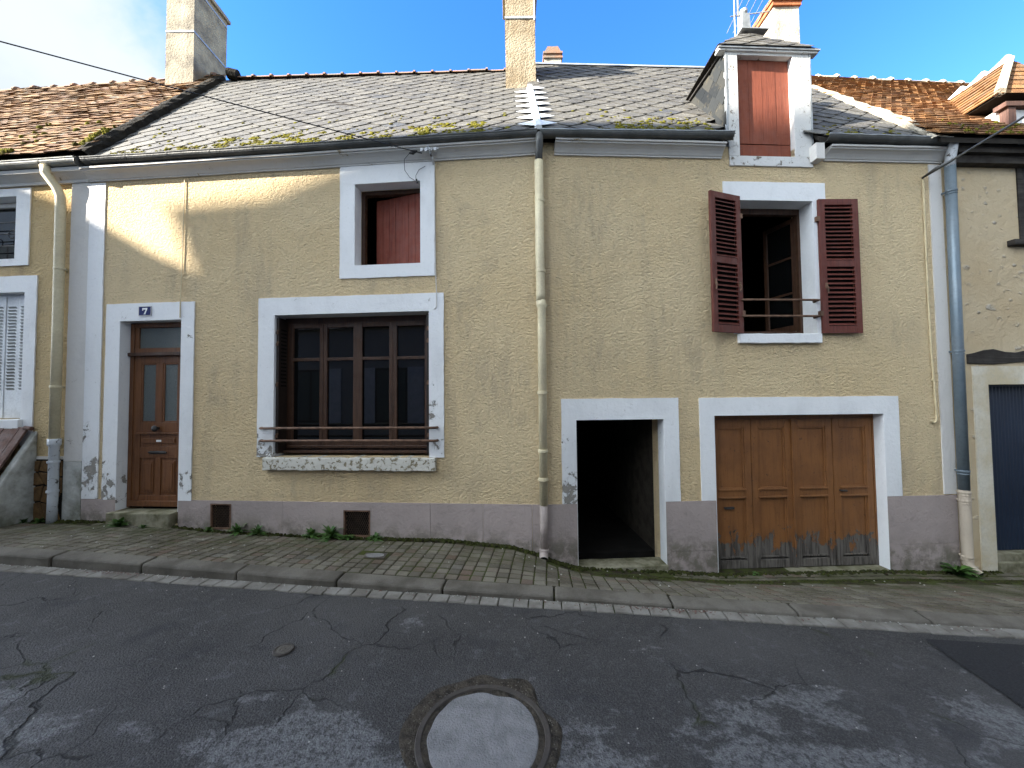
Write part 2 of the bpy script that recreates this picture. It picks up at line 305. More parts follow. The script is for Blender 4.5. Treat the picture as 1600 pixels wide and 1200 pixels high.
def mk_asphalt(name, fresh=False):
    t = NT(name, .85, .3); x = t.xyz()
    sp = t.noise(95, 5, .75); sp2 = t.vor(90)
    c = t.mix(t.rng(sp, .4, .72), (.027, .0255, .024), (.086, .081, .076)) if not fresh else t.mix(t.rng(sp, .4, .75), (.013, .013, .014), (.034, .034, .036))
    if not fresh:
        c = t.mix(t.rng(t.noise(.8, 5, .6), .4, .65, 0, .5), c, (.078, .074, .070))
        c = t.mix(t.rng(t.noise(2.4, 6, .6), .55, .74, 0, .7), c, (.022, .022, .024)); c = t.mix(t.rng(t.noise(9, 8, .75, .3), .54, .66, 0, .55), c, (.095, .094, .094)); c = t.mix(t.rng(t.noise(260, 2, .6), .66, .72, 0, .8), c, (.20, .19, .18))
        worn = t.math('ADD', t.noise(2.1, 10, .68, .15, t.scl(1, 1.5, 1)), t.math('MULTIPLY', t.rng(x[1], 3.1, 1.5), .2))
        spot = None
        for p, r_ in (((1.6, 1.75, 0), 1.5), ((.5, 1.75, 0), .8), ((-1.0, 1.9, 0), .9), ((-.3, 2.5, 0), .45), ((-1.75, 3.05, .04), .4), ((-.75, 3.0, .02), .5), ((-3.0, 1.9, 0), .8), ((2.7, 2.2, -.05), .7), ((1.0, 2.9, 0), .6), ((3.1, 2.5, -.05), .4)):
            d = t.rng(t.dist(p), r_, r_*.1); spot = d if spot is None else t.math('MAXIMUM', spot, d)
        worn = t.math('ADD', worn, t.math('MULTIPLY', spot, .13))
        wm = t.rng(worn, .70, .775)
        wm = t.math('MULTIPLY', wm, t.rng(t.noise(34, 8, .75), .36, .58))
        c = t.mix(t.math('MULTIPLY', wm, .85), c, t.mix(t.rng(sp, .35, .7), (.115, .114, .112), (.20, .197, .192)))
        warp = t.t.nodes.new('ShaderNodeTexNoise'); t.put(warp.inputs['Vector'], t.pos); warp.inputs['Scale'].default_value = 2.2; warp.inputs['Detail'].default_value = 5
        wv = t.t.nodes.new('ShaderNodeVectorMath'); wv.operation = 'MULTIPLY_ADD'; t.put(wv.inputs[0], warp.outputs['Color']); wv.inputs[1].default_value = (.55, .55, 0); t.put(wv.inputs[2], t.pos)
        cr = t.vor(1.5, 'DISTANCE_TO_EDGE', wv.outputs[0])
        cmk = t.math('MULTIPLY', t.rng(cr, .010, .003), t.rng(t.noise(.9, 3), .46, .56))
        c = t.mix(t.math('MULTIPLY', cmk, .75), c, (.012, .012, .011))
        c = t.mix(t.math('MULTIPLY', t.rng(t.math('MULTIPLY', cr, 1.), .03, .004), t.rng(t.noise(1.4, 3), .6, .66)), c, (.03, .034, .014))
        h = t.math('MULTIPLY_ADD', cmk, -2.2, t.math('MULTIPLY_ADD', t.noise(75, 4, .7), 1., t.math('MULTIPLY', sp2, -.6)))
    else: h = t.math('MULTIPLY_ADD', t.noise(75, 4, .7), 1., t.math('MULTIPLY', sp2, -.6))
    t.col(c); t.bump(h, .012, 1.); return t.m
MAT['asphalt'] = mk_asphalt('asphalt'); MAT['asphalt_new'] = mk_asphalt('fresh_asphalt', True)
MAT['cover_fill'] = plain('manhole_concrete', (.215, .208, .20), .2, .9, .2, 11, .012, 90, dark=(.15, .145, .14))
MAT['cover_ring'] = plain('manhole_iron', (.055, .045, .036), .3, .6, .4, 14, .003, 60)
MAT['grit'] = plain('brown_grit', (.075, .062, .046), .4, .95, .1, 18, .03, 60, dark=(.025, .022, .018))
MAT['pebble'] = plain('pale_pebble', (.34, .325, .29), .2, .9, .2)
MAT['ground'] = plain('bare_ground', (.13, .115, .08), .3, .95, .1, .3, .02, 4)
MAT['far_wall'] = plain('opposite_render', (.74, .71, .65), .12, .9, .2, .6, .004, 24)
MAT['far_wall2'] = plain('opposite_render_grey', (.40, .375, .33), .12, .9, .2, .6, .004, 24)

# ------------------------------------------------------------------ mesh helpers
class MB:
    def __init__(s): s.v = []; s.f = []
    def poly(s, pts):
        i = len(s.v); s.v += [Vector(p) for p in pts]; s.f.append(tuple(range(i, i+len(pts)))); return s
    def grid(s, rows):
        i = len(s.v); n = len(rows[0])
        for r in rows: s.v += [Vector(p) for p in r]
        for a in range(len(rows)-1):
            for b in range(n-1): s.f.append((i+a*n+b, i+a*n+b+1, i+(a+1)*n+b+1, i+(a+1)*n+b))
        return s
    def prism(s, pts, ext):
        i = len(s.v); n = len(pts); ext = Vector(ext)
        s.v += [Vector(p) for p in pts] + [Vector(p)+ext for p in pts]
        s.f.append(tuple(range(i, i+n))); s.f.append(tuple(range(i+2*n-1, i+n-1, -1)))
        for k in range(n): s.f.append((i+k, i+(k+1) % n, i+n+(k+1) % n, i+n+k))
        return s
    def box(s, x0, x1, y0, y1, z0, z1):
        return s.prism([(x0, y0, z0), (x1, y0, z0), (x1, y1, z0), (x0, y1, z0)], (0, 0, z1-z0))
    def wbox(s, F, u0, u1, z0, z1, o0, o1):      # a box in a wall's own axes
        return s.prism([F(u0, z0, o0), F(u1, z0, o0), F(u1, z1, o0), F(u0, z1, o0)], F(u0, z0, o1)-F(u0, z0, o0))
    def tube(s, pts, r, n=8, caps=True):
        pts = [Vector(p) for p in pts]; rings = []; prev = None
        rr = r if isinstance(r, (list, tuple)) else [r]*len(pts)
        for k, p in enumerate(pts):
            d = (pts[min(k+1, len(pts)-1)]-pts[max(k-1, 0)]).normalized()
            if prev is None: a = d.orthogonal().normalized()
            else: a = (prev-d*prev.dot(d)); a = a.normalized() if a.length > 1e-6 else d.orthogonal().normalized()
            prev = a; b = d.cross(a); i = len(s.v)
            s.v += [p+(a*math.cos(2*math.pi*q/n)+b*math.sin(2*math.pi*q/n))*rr[k] for q in range(n)]; rings.append(i)
        for k in range(len(rings)-1):
            for q in range(n): s.f.append((rings[k]+q, rings[k]+(q+1) % n, rings[k+1]+(q+1) % n, rings[k+1]+q))
        if caps: s.f.append(tuple(rings[0]+q for q in range(n-1, -1, -1))); s.f.append(tuple(rings[-1]+q for q in range(n)))
        return s
    def sweep(s, prof, P0, P1, steps=1, jit=None):   # prof: list of callables' (o,z) pairs handled by P0(o,z), P1(o,z)
        n = len(prof); base = len(s.v)
        for k in range(steps+1):
            t = k/steps
            for (o, z) in prof:
                p = P0(o, z).lerp(P1(o, z), t)
                if jit: p = p+jit(t, o, z)
                s.v.append(p)
        for k in range(steps):
            for q in range(n): s.f.append((base+k*n+q, base+k*n+(q+1) % n, base+(k+1)*n+(q+1) % n, base+(k+1)*n+q))
        s.f.append(tuple(base+q for q in range(n-1, -1, -1))); s.f.append(tuple(base+steps*n+q for q in range(n)))
        return s
    def mesh(s, name, mat, off=Vector((0, 0, 0)), recalc=True, smooth=False):
        me = bpy.data.meshes.new(name); me.from_pydata([tuple(v-off) for v in s.v], [], s.f)
        if recalc:
            bm = bmesh.new(); bm.from_mesh(me); bmesh.ops.recalc_face_normals(bm, faces=bm.faces); bm.to_mesh(me); bm.free()
        if smooth:
            for p in me.polygons: p.use_smooth = True
        if mat: me.materials.append(mat)
        return me
    def build(s, name, mat, parent=None, smooth=False, bevel=0., kind=None, label=None, recalc=True):
        m = MAT[mat] if isinstance(mat, str) else mat
        off = root_loc(parent)
        if parent is None:
            off = Vector((sum(v.x for v in s.v)/len(s.v), sum(v.y for v in s.v)/len(s.v), min(v.z for v in s.v)))
        o = bpy.data.objects.new(name, s.mesh(name, m, off, recalc, smooth)); COL.objects.link(o)
        if parent is None: o.location = off
        else: o.parent = parent
        if bevel:
            b = o.modifiers.new('bevel', 'BEVEL'); b.width = bevel; b.segments = 2; b.limit_method = 'ANGLE'; b.angle_limit = R(40)
        if kind: o['kind'] = kind
        if label: o['label'] = label
        return o
def root_loc(p):
    if p is None: return Vector((0, 0, 0))
    while p.parent: p = p.parent
    return Vector(p.location)
def thing(name, label, cat, loc, group=None):
    o = bpy.data.objects.new(name, None); COL.objects.link(o); o.location = loc; o.empty_display_size = .2
    return tag(o, label, cat, group)
def tag(o, label, cat, group=None):
    o['label'] = label; o['category'] = cat
    if group: o['group'] = group
    return o
def place(name, me, parent, M):
    o = bpy.data.objects.new(name, me); COL.objects.link(o); o.parent = parent; o.matrix_basis = Matrix.Translation(-root_loc(parent)) @ M; return o
def clip(poly, a, b, c):           # keep a*x+b*y<=c
    out = []
    for i, p in enumerate(poly):
        q = poly[(i+1) % len(poly)]; dp = a*p[0]+b*p[1]-c; dq = a*q[0]+b*q[1]-c
        if dp <= 0: out.append(p)
        if dp*dq < 0:
            t = dp/(dp-dq); out.append((p[0]+(q[0]-p[0])*t, p[1]+(q[1]-p[1])*t))
    return out
def area(p): return abs(sum(p[i][0]*p[(i+1) % len(p)][1]-p[(i+1) % len(p)][0]*p[i][1] for i in range(len(p))))/2
def lerp(a, b, t): return a+(b-a)*t
def interp(tab, x):
    if x <= tab[0][0]: return tab[0][1]
    for (a, b), (c, d) in zip(tab, tab[1:]):
        if x <= c: return b+(d-b)*(x-a)/(c-a)
    return tab[-1][1]
def jig(a): return rnd.uniform(-a, a)

# ------------------------------------------------------------------ the street's lines
K = Vector((.345, 4.6, 0))                         # where the facade bends
_nl = math.hypot(1, .0821); DL = Vector((1, -.0821, 0))/_nl; OL = Vector((-.0821, -1, 0))/_nl
_nr = math.hypot(1, .0496); DR = Vector((1, .0496, 0))/_nr; OR = Vector((.0496, -1, 0))/_nr
def WL(u, z, o=0.): return K+DL*u+OL*o+Vector((0, 0, z))
def WR(u, z, o=0.): return K+DR*u+OR*o+Vector((0, 0, z))
def wall_y(X): return 4.6-.0821*(X-.345) if X < .345 else 4.6+.0496*(X-.345)
TH = R(5.5); KD = Vector((math.cos(TH), -math.sin(TH), 0)); KN = Vector((math.sin(TH), math.cos(TH), 0)); KP = Vector((-.645, 3.507, 0))
def kp(s, q, z=0.): return KP+KD*s+KN*q+Vector((0, 0, z))
def kz(s): return interp([(-12, .33), (-4, .129), (-3, .1), (-2, .068), (-1, .040), (0, .018), (1, -.002), (2, -.025), (3, -.048), (4, -.065), (12, -.22)], s)
def kh(s): return interp([(-4, .105), (-3, .10), (-2, .088), (-1, .075), (0, .062), (1, .055), (2, .042), (3, .033), (4, .028), (6, .026)], s)
BASE = [(-14, .42), (-8, .26), (-6.4, .215), (-5.7, .22), (-5.2, .21), (-4.2, .165), (-3.85, .125), (-2.8, .095), (-2, .078), (-.8, .075), (-.02, .015), (.33, -.08), (.44, -.14), (.74, -.235), (1.8, -.305), (2.45, -.365), (4.6, -.395), (5.4, -.435), (6.4, -.465), (14, -.68)]
KW = .165
def pave_z(X, Y):
    d = Vector((X, Y, 0))-KP; s = d.dot(KD); q = d.dot(KN)
    zk = kz(s)+kh(s); wy = wall_y(X); tot = max(.3, (wy-Y)*KN.y+q-KW); t = max(0, min(1.1, (q-KW)/tot))
    zb = interp(BASE, X)
    r = max(0, min(1, (X-.2)/1.2)); t2 = t if r <= 0 else lerp(t, min(1, t*1.12), r)
    return lerp(zk, zb, t2)
def road_z(X, Y): 
    d = Vector((X, Y, 0))-KP; s = d.dot(KD); q = -d.dot(KN)
    return kz(s)+.004+.012*min(q, 2.5)

# ------------------------------------------------------------------ ground, road, kerb, pavement
m = MB(); 
xs = [-60, -30, -12]+[-10+i*.5 for i in range(41)]+[12, 30, 60]; ss = xs
m.grid([[(lambda p: (p.x, p.y, kz(s)-.004+(.012*min(qq, 2.5))))(kp(s, -qq)) for qq in (0.12, .5, 1, 1.7, 2.5, 3.6, 4.8)] for s in ss])
road = m.build('road', 'asphalt', kind='structure')
m = MB(); m.grid([[(x, y, -1.2-.02*max(-40, min(40, x))) for y in (-400, -60, -3, 30, 60, 400)] for x in (-400, -60, -20, 0, 20, 60, 400)]); m.build('ground', 'ground', kind='structure')
# fresh strip of tarmac on the right
m = MB(); e = []
for k in range(9):
    t = k/8; X = lerp(3.06, 2.6, t)+.03*noise.noise((t*6, 1, 2)); Y = lerp(2.93, .6, t); e.append((X, Y))
m.grid([[(x+dx, y-dx*.09, road_z(x+dx, y)+.004) for dx in (0, 1, 2.5, 5, 9)] for x, y in e])
m.build('asphalt_patch', 'asphalt_new', kind='structure')

kerb = bpy.data.objects.new('kerb', None); COL.objects.link(kerb); kerb.location = (0, 3.5, 0); kerb['kind'] = 'structure'
for i in range(-9, 9):
    m = MB(); g = .007+abs(jig(.004)); rows = []; dz = jig(.003); dq = jig(.004)
    prof = lambda s: [(.0, -.25), (.0, kh(s)-.022), (.007, kh(s)-.008), (.02, kh(s)-.001), (KW-.012, kh(s)+.004), (KW-.004, kh(s)-.004), (KW-.004, -.25)]
    for s in [i+g, i+g+.012, i+.33, i+.66, i+1-g-.012, i+1-g]:
        inset = .006 if s in (i+g, i+1-g) else 0
        rows.append([kp(s, q+dq+(inset if q < .05 else -inset), kz(s)+z+dz-(inset if z > 0 else 0)) for q, z in prof(s)])
    m.grid(rows); m.poly(rows[0]); m.poly(rows[-1]); m.build('kerb_stone', 'kerb', kerb)
# bed between kerb stones
m = MB(); m.grid([[kp(s, q, kz(s)+z) for q, z in ((.02, -.1), (.02, kh(s)-.035), (KW, kh(s)-.03))] for s in ss]); m.build('kerb_bed', 'joint', kerb)
chan = bpy.data.objects.new('street_gutter', None); COL.objects.link(chan); chan.location = (0, 3.4, 0); chan['kind'] = 'structure'
m = MB(); m.grid([[kp(s, q, kz(s)-.006) for q in (-.14, .02)] for s in ss]); m.build('gutter_bed', 'joint', chan)
s = -6.0; cnt = 0
while s < 6.2:
    L = rnd.uniform(.125, .165); m = MB(); g = .004; a = .008
    cs = [(s+g+jig(.003), -.122+jig(.008)), (s+L-g+jig(.003), -.122+jig(.008)), (s+L-g+jig(.003), -.004), (s+g+jig(.003), -.004)]
    cx = sum(c[0] for c in cs)/4; cq = -.063; dz = jig(.003)
    top = [kp(lerp(c[0], cx, .06), lerp(c[1], cq, .06), kz(c[0])+.009+dz) for c in cs]; mid = [kp(c[0], c[1], kz(c[0])+.003+dz) for c in cs]; bot = [kp(c[0], c[1], kz(c[0])-.03) for c in cs]
    m.poly(top)
    for ra, rb in ((top, mid), (mid, bot)):
        for k in range(4): m.poly([ra[k], ra[(k+1) % 4], rb[(k+1) % 4], rb[k]])
    m.build('gutter_sett', 'gutter_stone', chan); s += L

pavement = bpy.data.objects.new('pavement', None); COL.objects.link(pavement); pavement.location = (0, 4.2, 0); pavement['kind'] = 'structure'
rows = []
for i in range(-140, 141):
    X = i*.1; pk = None
    # kerb back point with this X
    s_ = (X-KP.x-KN.x*(KW-.01))/KD.x; yk = kp(s_, KW-.01).y; wy = wall_y(X)+.2
    rows.append([(X, lerp(yk, wy, t), pave_z(X, lerp(yk, wy, t))-.007) for t in [k/24 for k in range(25)]])
m = MB(); m.grid(rows); m.build('pavement_bed', 'joint', pavement)
PW, PD, PG = .120, .111, .014
def paver_geo(w, d, ch=.006):
    h = .035; v = []
    for (z, i) in ((0, ch), (-ch, 0), (-h, 0)):
        v += [(-w/2+i, -d/2+i, z), (w/2-i, -d/2+i, z), (w/2-i, d/2-i, z), (-w/2+i, d/2-i, z)]
    f = [(0, 1, 2, 3)]
    for r in (0, 4):
        for k in range(4): f.append((r+k, r+4+k, r+4+(k+1) % 4, r+(k+1) % 4))
    return v, f
pv, pf = paver_geo(PW-.012, PD-.020)
pme = bpy.data.meshes.new('paver'); pme.from_pydata(pv, [], pf); pme.materials.append(MAT['paver'])
spots = []
for row in range(0, 24):
    for c in range(-80, 70):
        s_ = c*PW+.03; q = KW+.006+(row+.5)*PD
        p = kp(s_, q)
        gap = wall_y(p.x)-p.y
        lim = .05 if p.x < .2 else lerp(.05, .43, min(1, (p.x-.2)/.9))
        if gap < lim+PD*.45 or abs(p.x) > 9.5: continue
        if abs(p.x+1.50) < .13 and abs(p.y-4.21) < .10: continue
        spots.append((p.x, p.y, -TH))
for c in range(0, 75):                                # two courses along the sunken part of the facade
    for r_ in range(2):
        u = 1.55+c*PW*.95; p = WR(u, 0, .07+r_*PD)
        spots.append((p.x, p.y, math.atan(.0496)))
def paver_m(x, y, a):
    z = pave_z(x, y); e = .05
    nx = (pave_z(x+e, y)-pave_z(x-e, y))/(2*e); ny = (pave_z(x, y+e)-pave_z(x, y-e))/(2*e)
    n = Vector((-nx+jig(.02), -ny+jig(.02), 1)).normalized(); xa = Vector((math.cos(a), math.sin(a), 0)); xa = (xa-n*xa.dot(n)).normalized(); ya = n.cross(xa)
    M = Matrix((xa, ya, n)).transposed().to_4x4(); M.translation = (x, y, z+jig(.0028)); return M
spots.sort(key=lambda p: abs(math.hypot(p[0], p[1]) if abs(p[0]) < 1.28*p[1] else 99))
for p in spots[:300]: place('paver', pme, pavement, paver_m(*p))
m = MB()
for p in spots[300:]:
    M = paver_m(*p); i = len(m.v); m.v += [M @ Vector(v) for v in pv]; m.f += [tuple(i+k for k in f) for f in pf]
m.build('paver_field', 'paver', pavement, kind='stuff', recalc=False)

# ------------------------------------------------------------------ shared facade builders
def wall_holes(F, u0, u1, z0, z1, holes, thick=.34):
    us = sorted({u0, u1, *[h[i] for h in holes for i in (0, 1)]}); zs = sorted({z0, z1, *[h[i] for h in holes for i in (2, 3)]})
    m = MB(); hole = lambda u, z: any(h[0] < u < h[1] and h[2] < z < h[3] for h in holes)
    C = {(i, j): not hole((us[i]+us[i+1])/2, (zs[j]+zs[j+1])/2) for i in range(len(us)-1) for j in range(len(zs)-1)}
    for (i, j), s in C.items():
        if not s: continue
        a, b, c, d = us[i], us[i+1], zs[j], zs[j+1]
        for o in (0, -thick): m.poly([F(a, c, o), F(b, c, o), F(b, d, o), F(a, d, o)])
        for (di, dj, p, q) in ((-1, 0, (a, c), (a, d)), (1, 0, (b, c), (b, d)), (0, -1, (a, c), (b, c)), (0, 1, (a, d), (b, d))):
            if not C.get((i+di, j+dj), False): m.poly([F(*p, 0), F(*q, 0), F(*q, -thick), F(*p, -thick)])
    bm = bmesh.new(); me = bpy.data.meshes.new('t'); me.from_pydata([tuple(v) for v in m.v], [], m.f); bm.from_mesh(me); bmesh.ops.remove_doubles(bm, verts=bm.verts, dist=1e-5)
    m2 = MB(); bm.verts.ensure_lookup_table(); m2.v = [v.co.copy() for v in bm.verts]; m2.f = [tuple(v.index for v in f.verts) for f in bm.faces]; bm.free(); bpy.data.meshes.remove(me)
    return m2
def slab_j(m, F, u0, u1, z0, z1, o0, o1, j=.003, edges='LRTB', step=.09):
    """a flat band whose named edges wander a little, like a hand-trowelled one"""
    nu = max(1, int((u1-u0)/step)); nz_ = max(1, int((z1-z0)/step)); pts = []
    ju = lambda e: jig(j) if e in edges else 0
    for k in range(nu): pts.append((lerp(u0, u1, k/nu)+(ju('L') if k == 0 else 0), z0+ju('B')))
    for k in range(nz_): pts.append((u1+ju('R'), lerp(z0, z1, k/nz_)))
    for k in range(nu): pts.append((lerp(u1, u0, k/nu), z1+ju('T')))
    for k in range(nz_): pts.append((u0+ju('L'), lerp(z1, z0, k/nz_)))
    m.prism([F(u, z, o1) for u, z in pts], F(0, 0, o0)-F(0, 0, o1)); return m
def surround(F, outer, inner, sides='LRT', proud=.014, depth=.13):
    a0, a1, b0, b1 = outer; c0, c1, d0, d1 = inner; m = MB(); e = .004; bot = b0
    if 'T' in sides: slab_j(m, F, a0, a1, d1+e, b1, 0, proud, edges='LRT')
    if 'B' in sides: slab_j(m, F, a0, a1, b0, d0-e, 0, proud, edges='LRB')
    zl = d0-e if 'B' in sides else b0; zt = d1+e
    if 'L' in sides: slab_j(m, F, a0, c0-e, zl, zt, 0, proud-.0004, edges='L')
    if 'R' in sides: slab_j(m, F, c1+e, a1, zl, zt, 0, proud-.0004, edges='R')
    pr = proud+.0006
    if 'L' in sides: m.wbox(F, c0-e, c0, d0, d1, -depth, .0118)
    if 'R' in sides: m.wbox(F, c1, c1+e, d0, d1, -depth, .0118)
    if 'T' in sides: m.wbox(F, c0-e, c1+e, d1, d1+e, -depth, pr)
    if 'B' in sides: m.wbox(F, c0-e, c1+e, d0-e, d0, -depth, pr)
    return m
def gutter(F0, F1, r=.062, n=9):
    """half-round gutter between two frames giving p(o,z) round its centre"""
    prof = [(r*math.cos(a), r*math.sin(a)) for a in [math.pi+math.pi*k/n for k in range(n+1)]] + [((r-.004)*math.cos(a), (r-.004)*math.sin(a)) for a in [2*math.pi-math.pi*k/n for k in range(n+1)]]
    m = MB(); m.sweep(prof, F0, F1, 14, lambda t, o, z: Vector((0, 0, -.006*math.sin(t*math.pi)+.003*math.sin(t*31)))); return m

# ================================================================== THE HOUSE
H = thing('terraced_house', 'low terraced house with cream stucco front, white window surrounds and diamond slate roof', 'house', (0, 5.2, 0))
holesL = [(-5.534, -4.656, .2, 2.842), (-2.322, -1.468, 3.456, 4.504), (-3.378, -1.362, 1.06, 2.862), (-4.205, -3.925, .15, .470), (-2.445, -2.105, .085, .412)]
holesR = [(.416, 1.491, -.45, 1.504), (2.116, 4.291, -.6, 1.536), (2.466, 3.474, 2.535, 4.219), (2.546, 3.268, 4.779, 4.90)]
wall_holes(WL, -6.03, -.0005, -.5, 4.90, holesL).build('left_facade_wall', 'stucco', H)
wall_holes(WR, .0005, 5.21, -.9, 4.90, holesR).build('right_facade_wall', 'stucco', H)
# shell, floors and inner walls
m = MB(); m.box(-5.85, 5.35, 10.6, 10.8, -.9, 5.0); m.build('rear_wall', 'dark_room', H)
m = MB(); m.prism([(-5.72, 5.45, -.9), (-5.72, 10.6, -.9), (-5.72, 10.6, 5.0), (-5.72, 7.4, 8.0), (-5.72, 5.45, 5.2)], (.15, 0, 0)); m.build('left_party_wall', 'dark_room', H)
m = MB(); m.prism([(5.3, 5.25, -.9), (5.3, 10.6, -.9), (5.3, 10.6, 5.0), (5.3, 7.4, 8.0), (5.3, 5.25, 5.2)], (.15, 0, 0)); m.build('right_party_wall', 'dark_room', H)
m = MB(); m.prism([(-5.57, 5.44, .3), (.3, 4.96, .3), (.3, 10.6, .3), (-5.57, 10.6, .3)], (0, 0, -.2)); m.prism([(-5.57, 5.44, 3.12), (.3, 4.96, 3.12), (.3, 10.6, 3.12), (-5.57, 10.6, 3.12)], (0, 0, .2)); m.build('left_floor', 'void', H)
m = MB(); m.prism([(.5, 4.97, -.22), (5.3, 5.18, -.22), (5.3, 10.6, -.22), (.5, 10.6, -.22)], (0, 0, -.3)); m.prism([(.5, 4.97, 2.1), (5.3, 5.18, 2.1), (5.3, 10.6, 2.1), (.5, 10.6, 2.1)], (0, 0, .2)); m.prism([(.5, 4.97, 4.72), (5.3, 5.18, 4.72), (5.3, 10.6, 4.72), (.5, 10.6, 4.72)], (0, 0, .1)); m.build('right_floor', 'void', H)
m = MB(); m.box(.32, .48, 4.97, 10.6, -.9, 5); m.build('partition_wall', 'void', H)
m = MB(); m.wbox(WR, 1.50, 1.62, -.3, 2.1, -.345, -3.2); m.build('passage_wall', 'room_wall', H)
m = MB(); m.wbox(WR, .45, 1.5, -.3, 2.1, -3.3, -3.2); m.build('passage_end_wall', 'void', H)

# --- quoin strips and plinth
m = MB(); slab_j(m, WL, -6.03, -5.80, .51, 4.72, 0, .012, edges='R'); m.build('corner_strip', 'white_old', H)
m = MB(); slab_j(m, WR, 5.045, 5.21, .52, 4.72, 0, .012, edges='L'); m.build('corner_strip', 'grey_white', H)
PT = .507
def plinth(F, u0, u1, z0, holes=()):
    m = MB(); g = .002
    hs_ = [h for h in holes if u0 < (h[0]+h[1])/2 < u1]
    w2 = wall_holes(lambda u, z, o: F(u, z, o+.0125), u0+g, u1-g, z0, PT, hs_, .0122); return w2.build('plinth_block', 'plinth', H)
vh = holesL[3:]
for a, b in ((-6.03, -5.535), (-4.655, -3.244), (-3.244, -1.352), (-1.352, -.709), (-.709, -.121), (-.121, -.002)): plinth(WL, a, b, -.3, vh)
for a, b in ((.002, .415), (1.492, 2.112), (4.292, 5.21)):
    if a < 1: plinth(WR, a, b, -.5)
    else:
        for z0, z1 in ((-.7, -.087), (-.083, PT)):
            m = MB(); m.wbox(WR, a+.002, b-.002, z0, z1, .0002, .0125); m.build('plinth_block', 'plinth', H)

# --- surrounds
surround(WL, (-5.737, -4.478, .5, 3.07), (-5.53, -4.66, .36, 2.838), depth=.14).build('door_surround', 'white_old', H)
surround(WL, (-2.515, -1.293, 3.297, 4.735), (-2.318, -1.472, 3.46, 4.50), 'LRTB', depth=.16).build('window_surround', 'white', H)
surround(WL, (-3.592, -1.18, 1.06, 3.08), (-3.374, -1.366, 1.06, 2.858), depth=.2).build('window_surround', 'white_old', H)
surround(WR, (.24, 1.675, PT+.003, 1.756), (.42, 1.487, -.24, 1.50), depth=.16).build('door_surround', 'white_old', H)
surround(WR, (1.936, 4.49, PT+.003, 1.752), (2.12, 4.287, -.5, 1.532), depth=.15).build('garage_surround', 'white', H)
m = MB(); slab_j(m, WR, 2.315, 3.64, 4.219, 4.45, 0, .014, edges='LRT'); slab_j(m, WR, 3.474, 3.55, 2.535, 4.219, 0, .0136, edges='R'); slab_j(m, WR, 2.40, 2.466, 2.535, 4.219, 0, .0136, edges='L')
m.wbox(WR, 3.470, 3.474, 2.54, 4.215, -.2, .0146); m.wbox(WR, 2.466, 2.470, 2.54, 4.215, -.2, .0146); m.wbox(WR, 2.466, 3.474, 4.215, 4.219, -.2, .0146); m.build('window_surround', 'white', H)

# --- the numbered front door
dz = -.13
door = MB(); door.wbox(WL, -5.526, -4.664, .37, 2.83, dz-.05, dz-.02).build
door = door.build('front_door', 'brown_wood', H)
def dbox(u0, u1, z0, z1, o0, o1, name='moulding', mat='brown_wood', par=None, bev=.004):
    m = MB(); m.wbox(WL, u0, u1, z0, z1, dz+o0, dz+o1); return m.build(name, mat, par or door, bevel=bev)
dbox(-5.526, -5.47, .37, 2.83, -.019, .015, 'jamb_post'); dbox(-4.72, -4.664, .37, 2.83, -.019, .015, 'jamb_post')
dbox(-5.47, -4.72, 2.77, 2.83, -.019, .012, 'head_rail'); dbox(-5.526, -4.664, 2.385, 2.43, -.019, .05, 'transom_bar', 'dark_wood'); dbox(-5.47, -4.72, 2.43, 2.49, -.019, .01, 'transom_rail')
dbox(-5.41, -4.78, 2.495, 2.765, -.019, -.012, 'transom_pane', 'frost'); dbox(-5.47, -5.41, 2.49, 2.77, -.019, .004, 'transom_stile'); dbox(-4.78, -4.72, 2.49, 2.77, -.019, .004, 'transom_stile')
dbox(-5.47, -5.365, .41, 2.385, -.019, .003, 'stile'); dbox(-4.825, -4.72, .41, 2.385, -.019, .003, 'stile'); dbox(-5.14, -5.05, 1.49, 2.29, -.019, .003, 'muntin')
dbox(-5.365, -4.825, 2.29, 2.385, -.019, .003, 'top_rail'); dbox(-5.365, -4.825, 1.36, 1.49, -.019, .003, 'lock_rail')
for a, b in ((-5.365, -5.14), (-5.05, -4.825)):
    dbox(a+.022, b-.022, 1.512, 2.268, -.019, -.012, 'door_pane', 'frost')
    for (p, q, r_, s_) in ((a, a+.022, 1.49, 2.29), (b-.022, b, 1.49, 2.29), (a+.022, b-.022, 1.49, 1.512), (a+.022, b-.022, 2.268, 2.29)): dbox(p, q, r_, s_, -.019, -.002, 'glazing_bead')
dbox(-5.41, -4.78, 1.335, 1.36, -.019, .02); dbox(-5.365, -4.825, 1.17, 1.335, -.019, -.004, 'rail_panel'); dbox(-5.33, -4.86, 1.215, 1.285, -.004, .008, 'raised_field')
dbox(-5.365, -4.825, 1.02, 1.17, -.019, .003, 'letter_rail')
dbox(-5.365, -4.825, .41, .53, -.019, .003, 'bottom_rail'); dbox(-5.13, -5.06, .53, 1.02, -.019, .003, 'muntin')
for a, b in ((-5.365, -5.13), (-5.06, -4.825)):
    dbox(a, b, .53, 1.02, -.019, -.010, 'panel'); dbox(a+.035, b-.035, .57, .98, -.010, -.001, 'raised_field'); dbox(a+.06, b-.06, .60, .95, -.001, .006, 'raised_field')
dbox(-5.49, -4.70, .39, .46, .003, .03, 'weather_bar')
m = MB(); m.tube([WL(-5.10, 1.415, dz+.003), WL(-5.10, 1.415, dz+.03), WL(-5.10, 1.415, dz+.035), WL(-5.10, 1.415, dz+.06), WL(-5.10, 1.415, dz+.075)], [.02, .018, .032, .045, .02], 10); m.build('door_knob', 'black_iron', door, smooth=True)
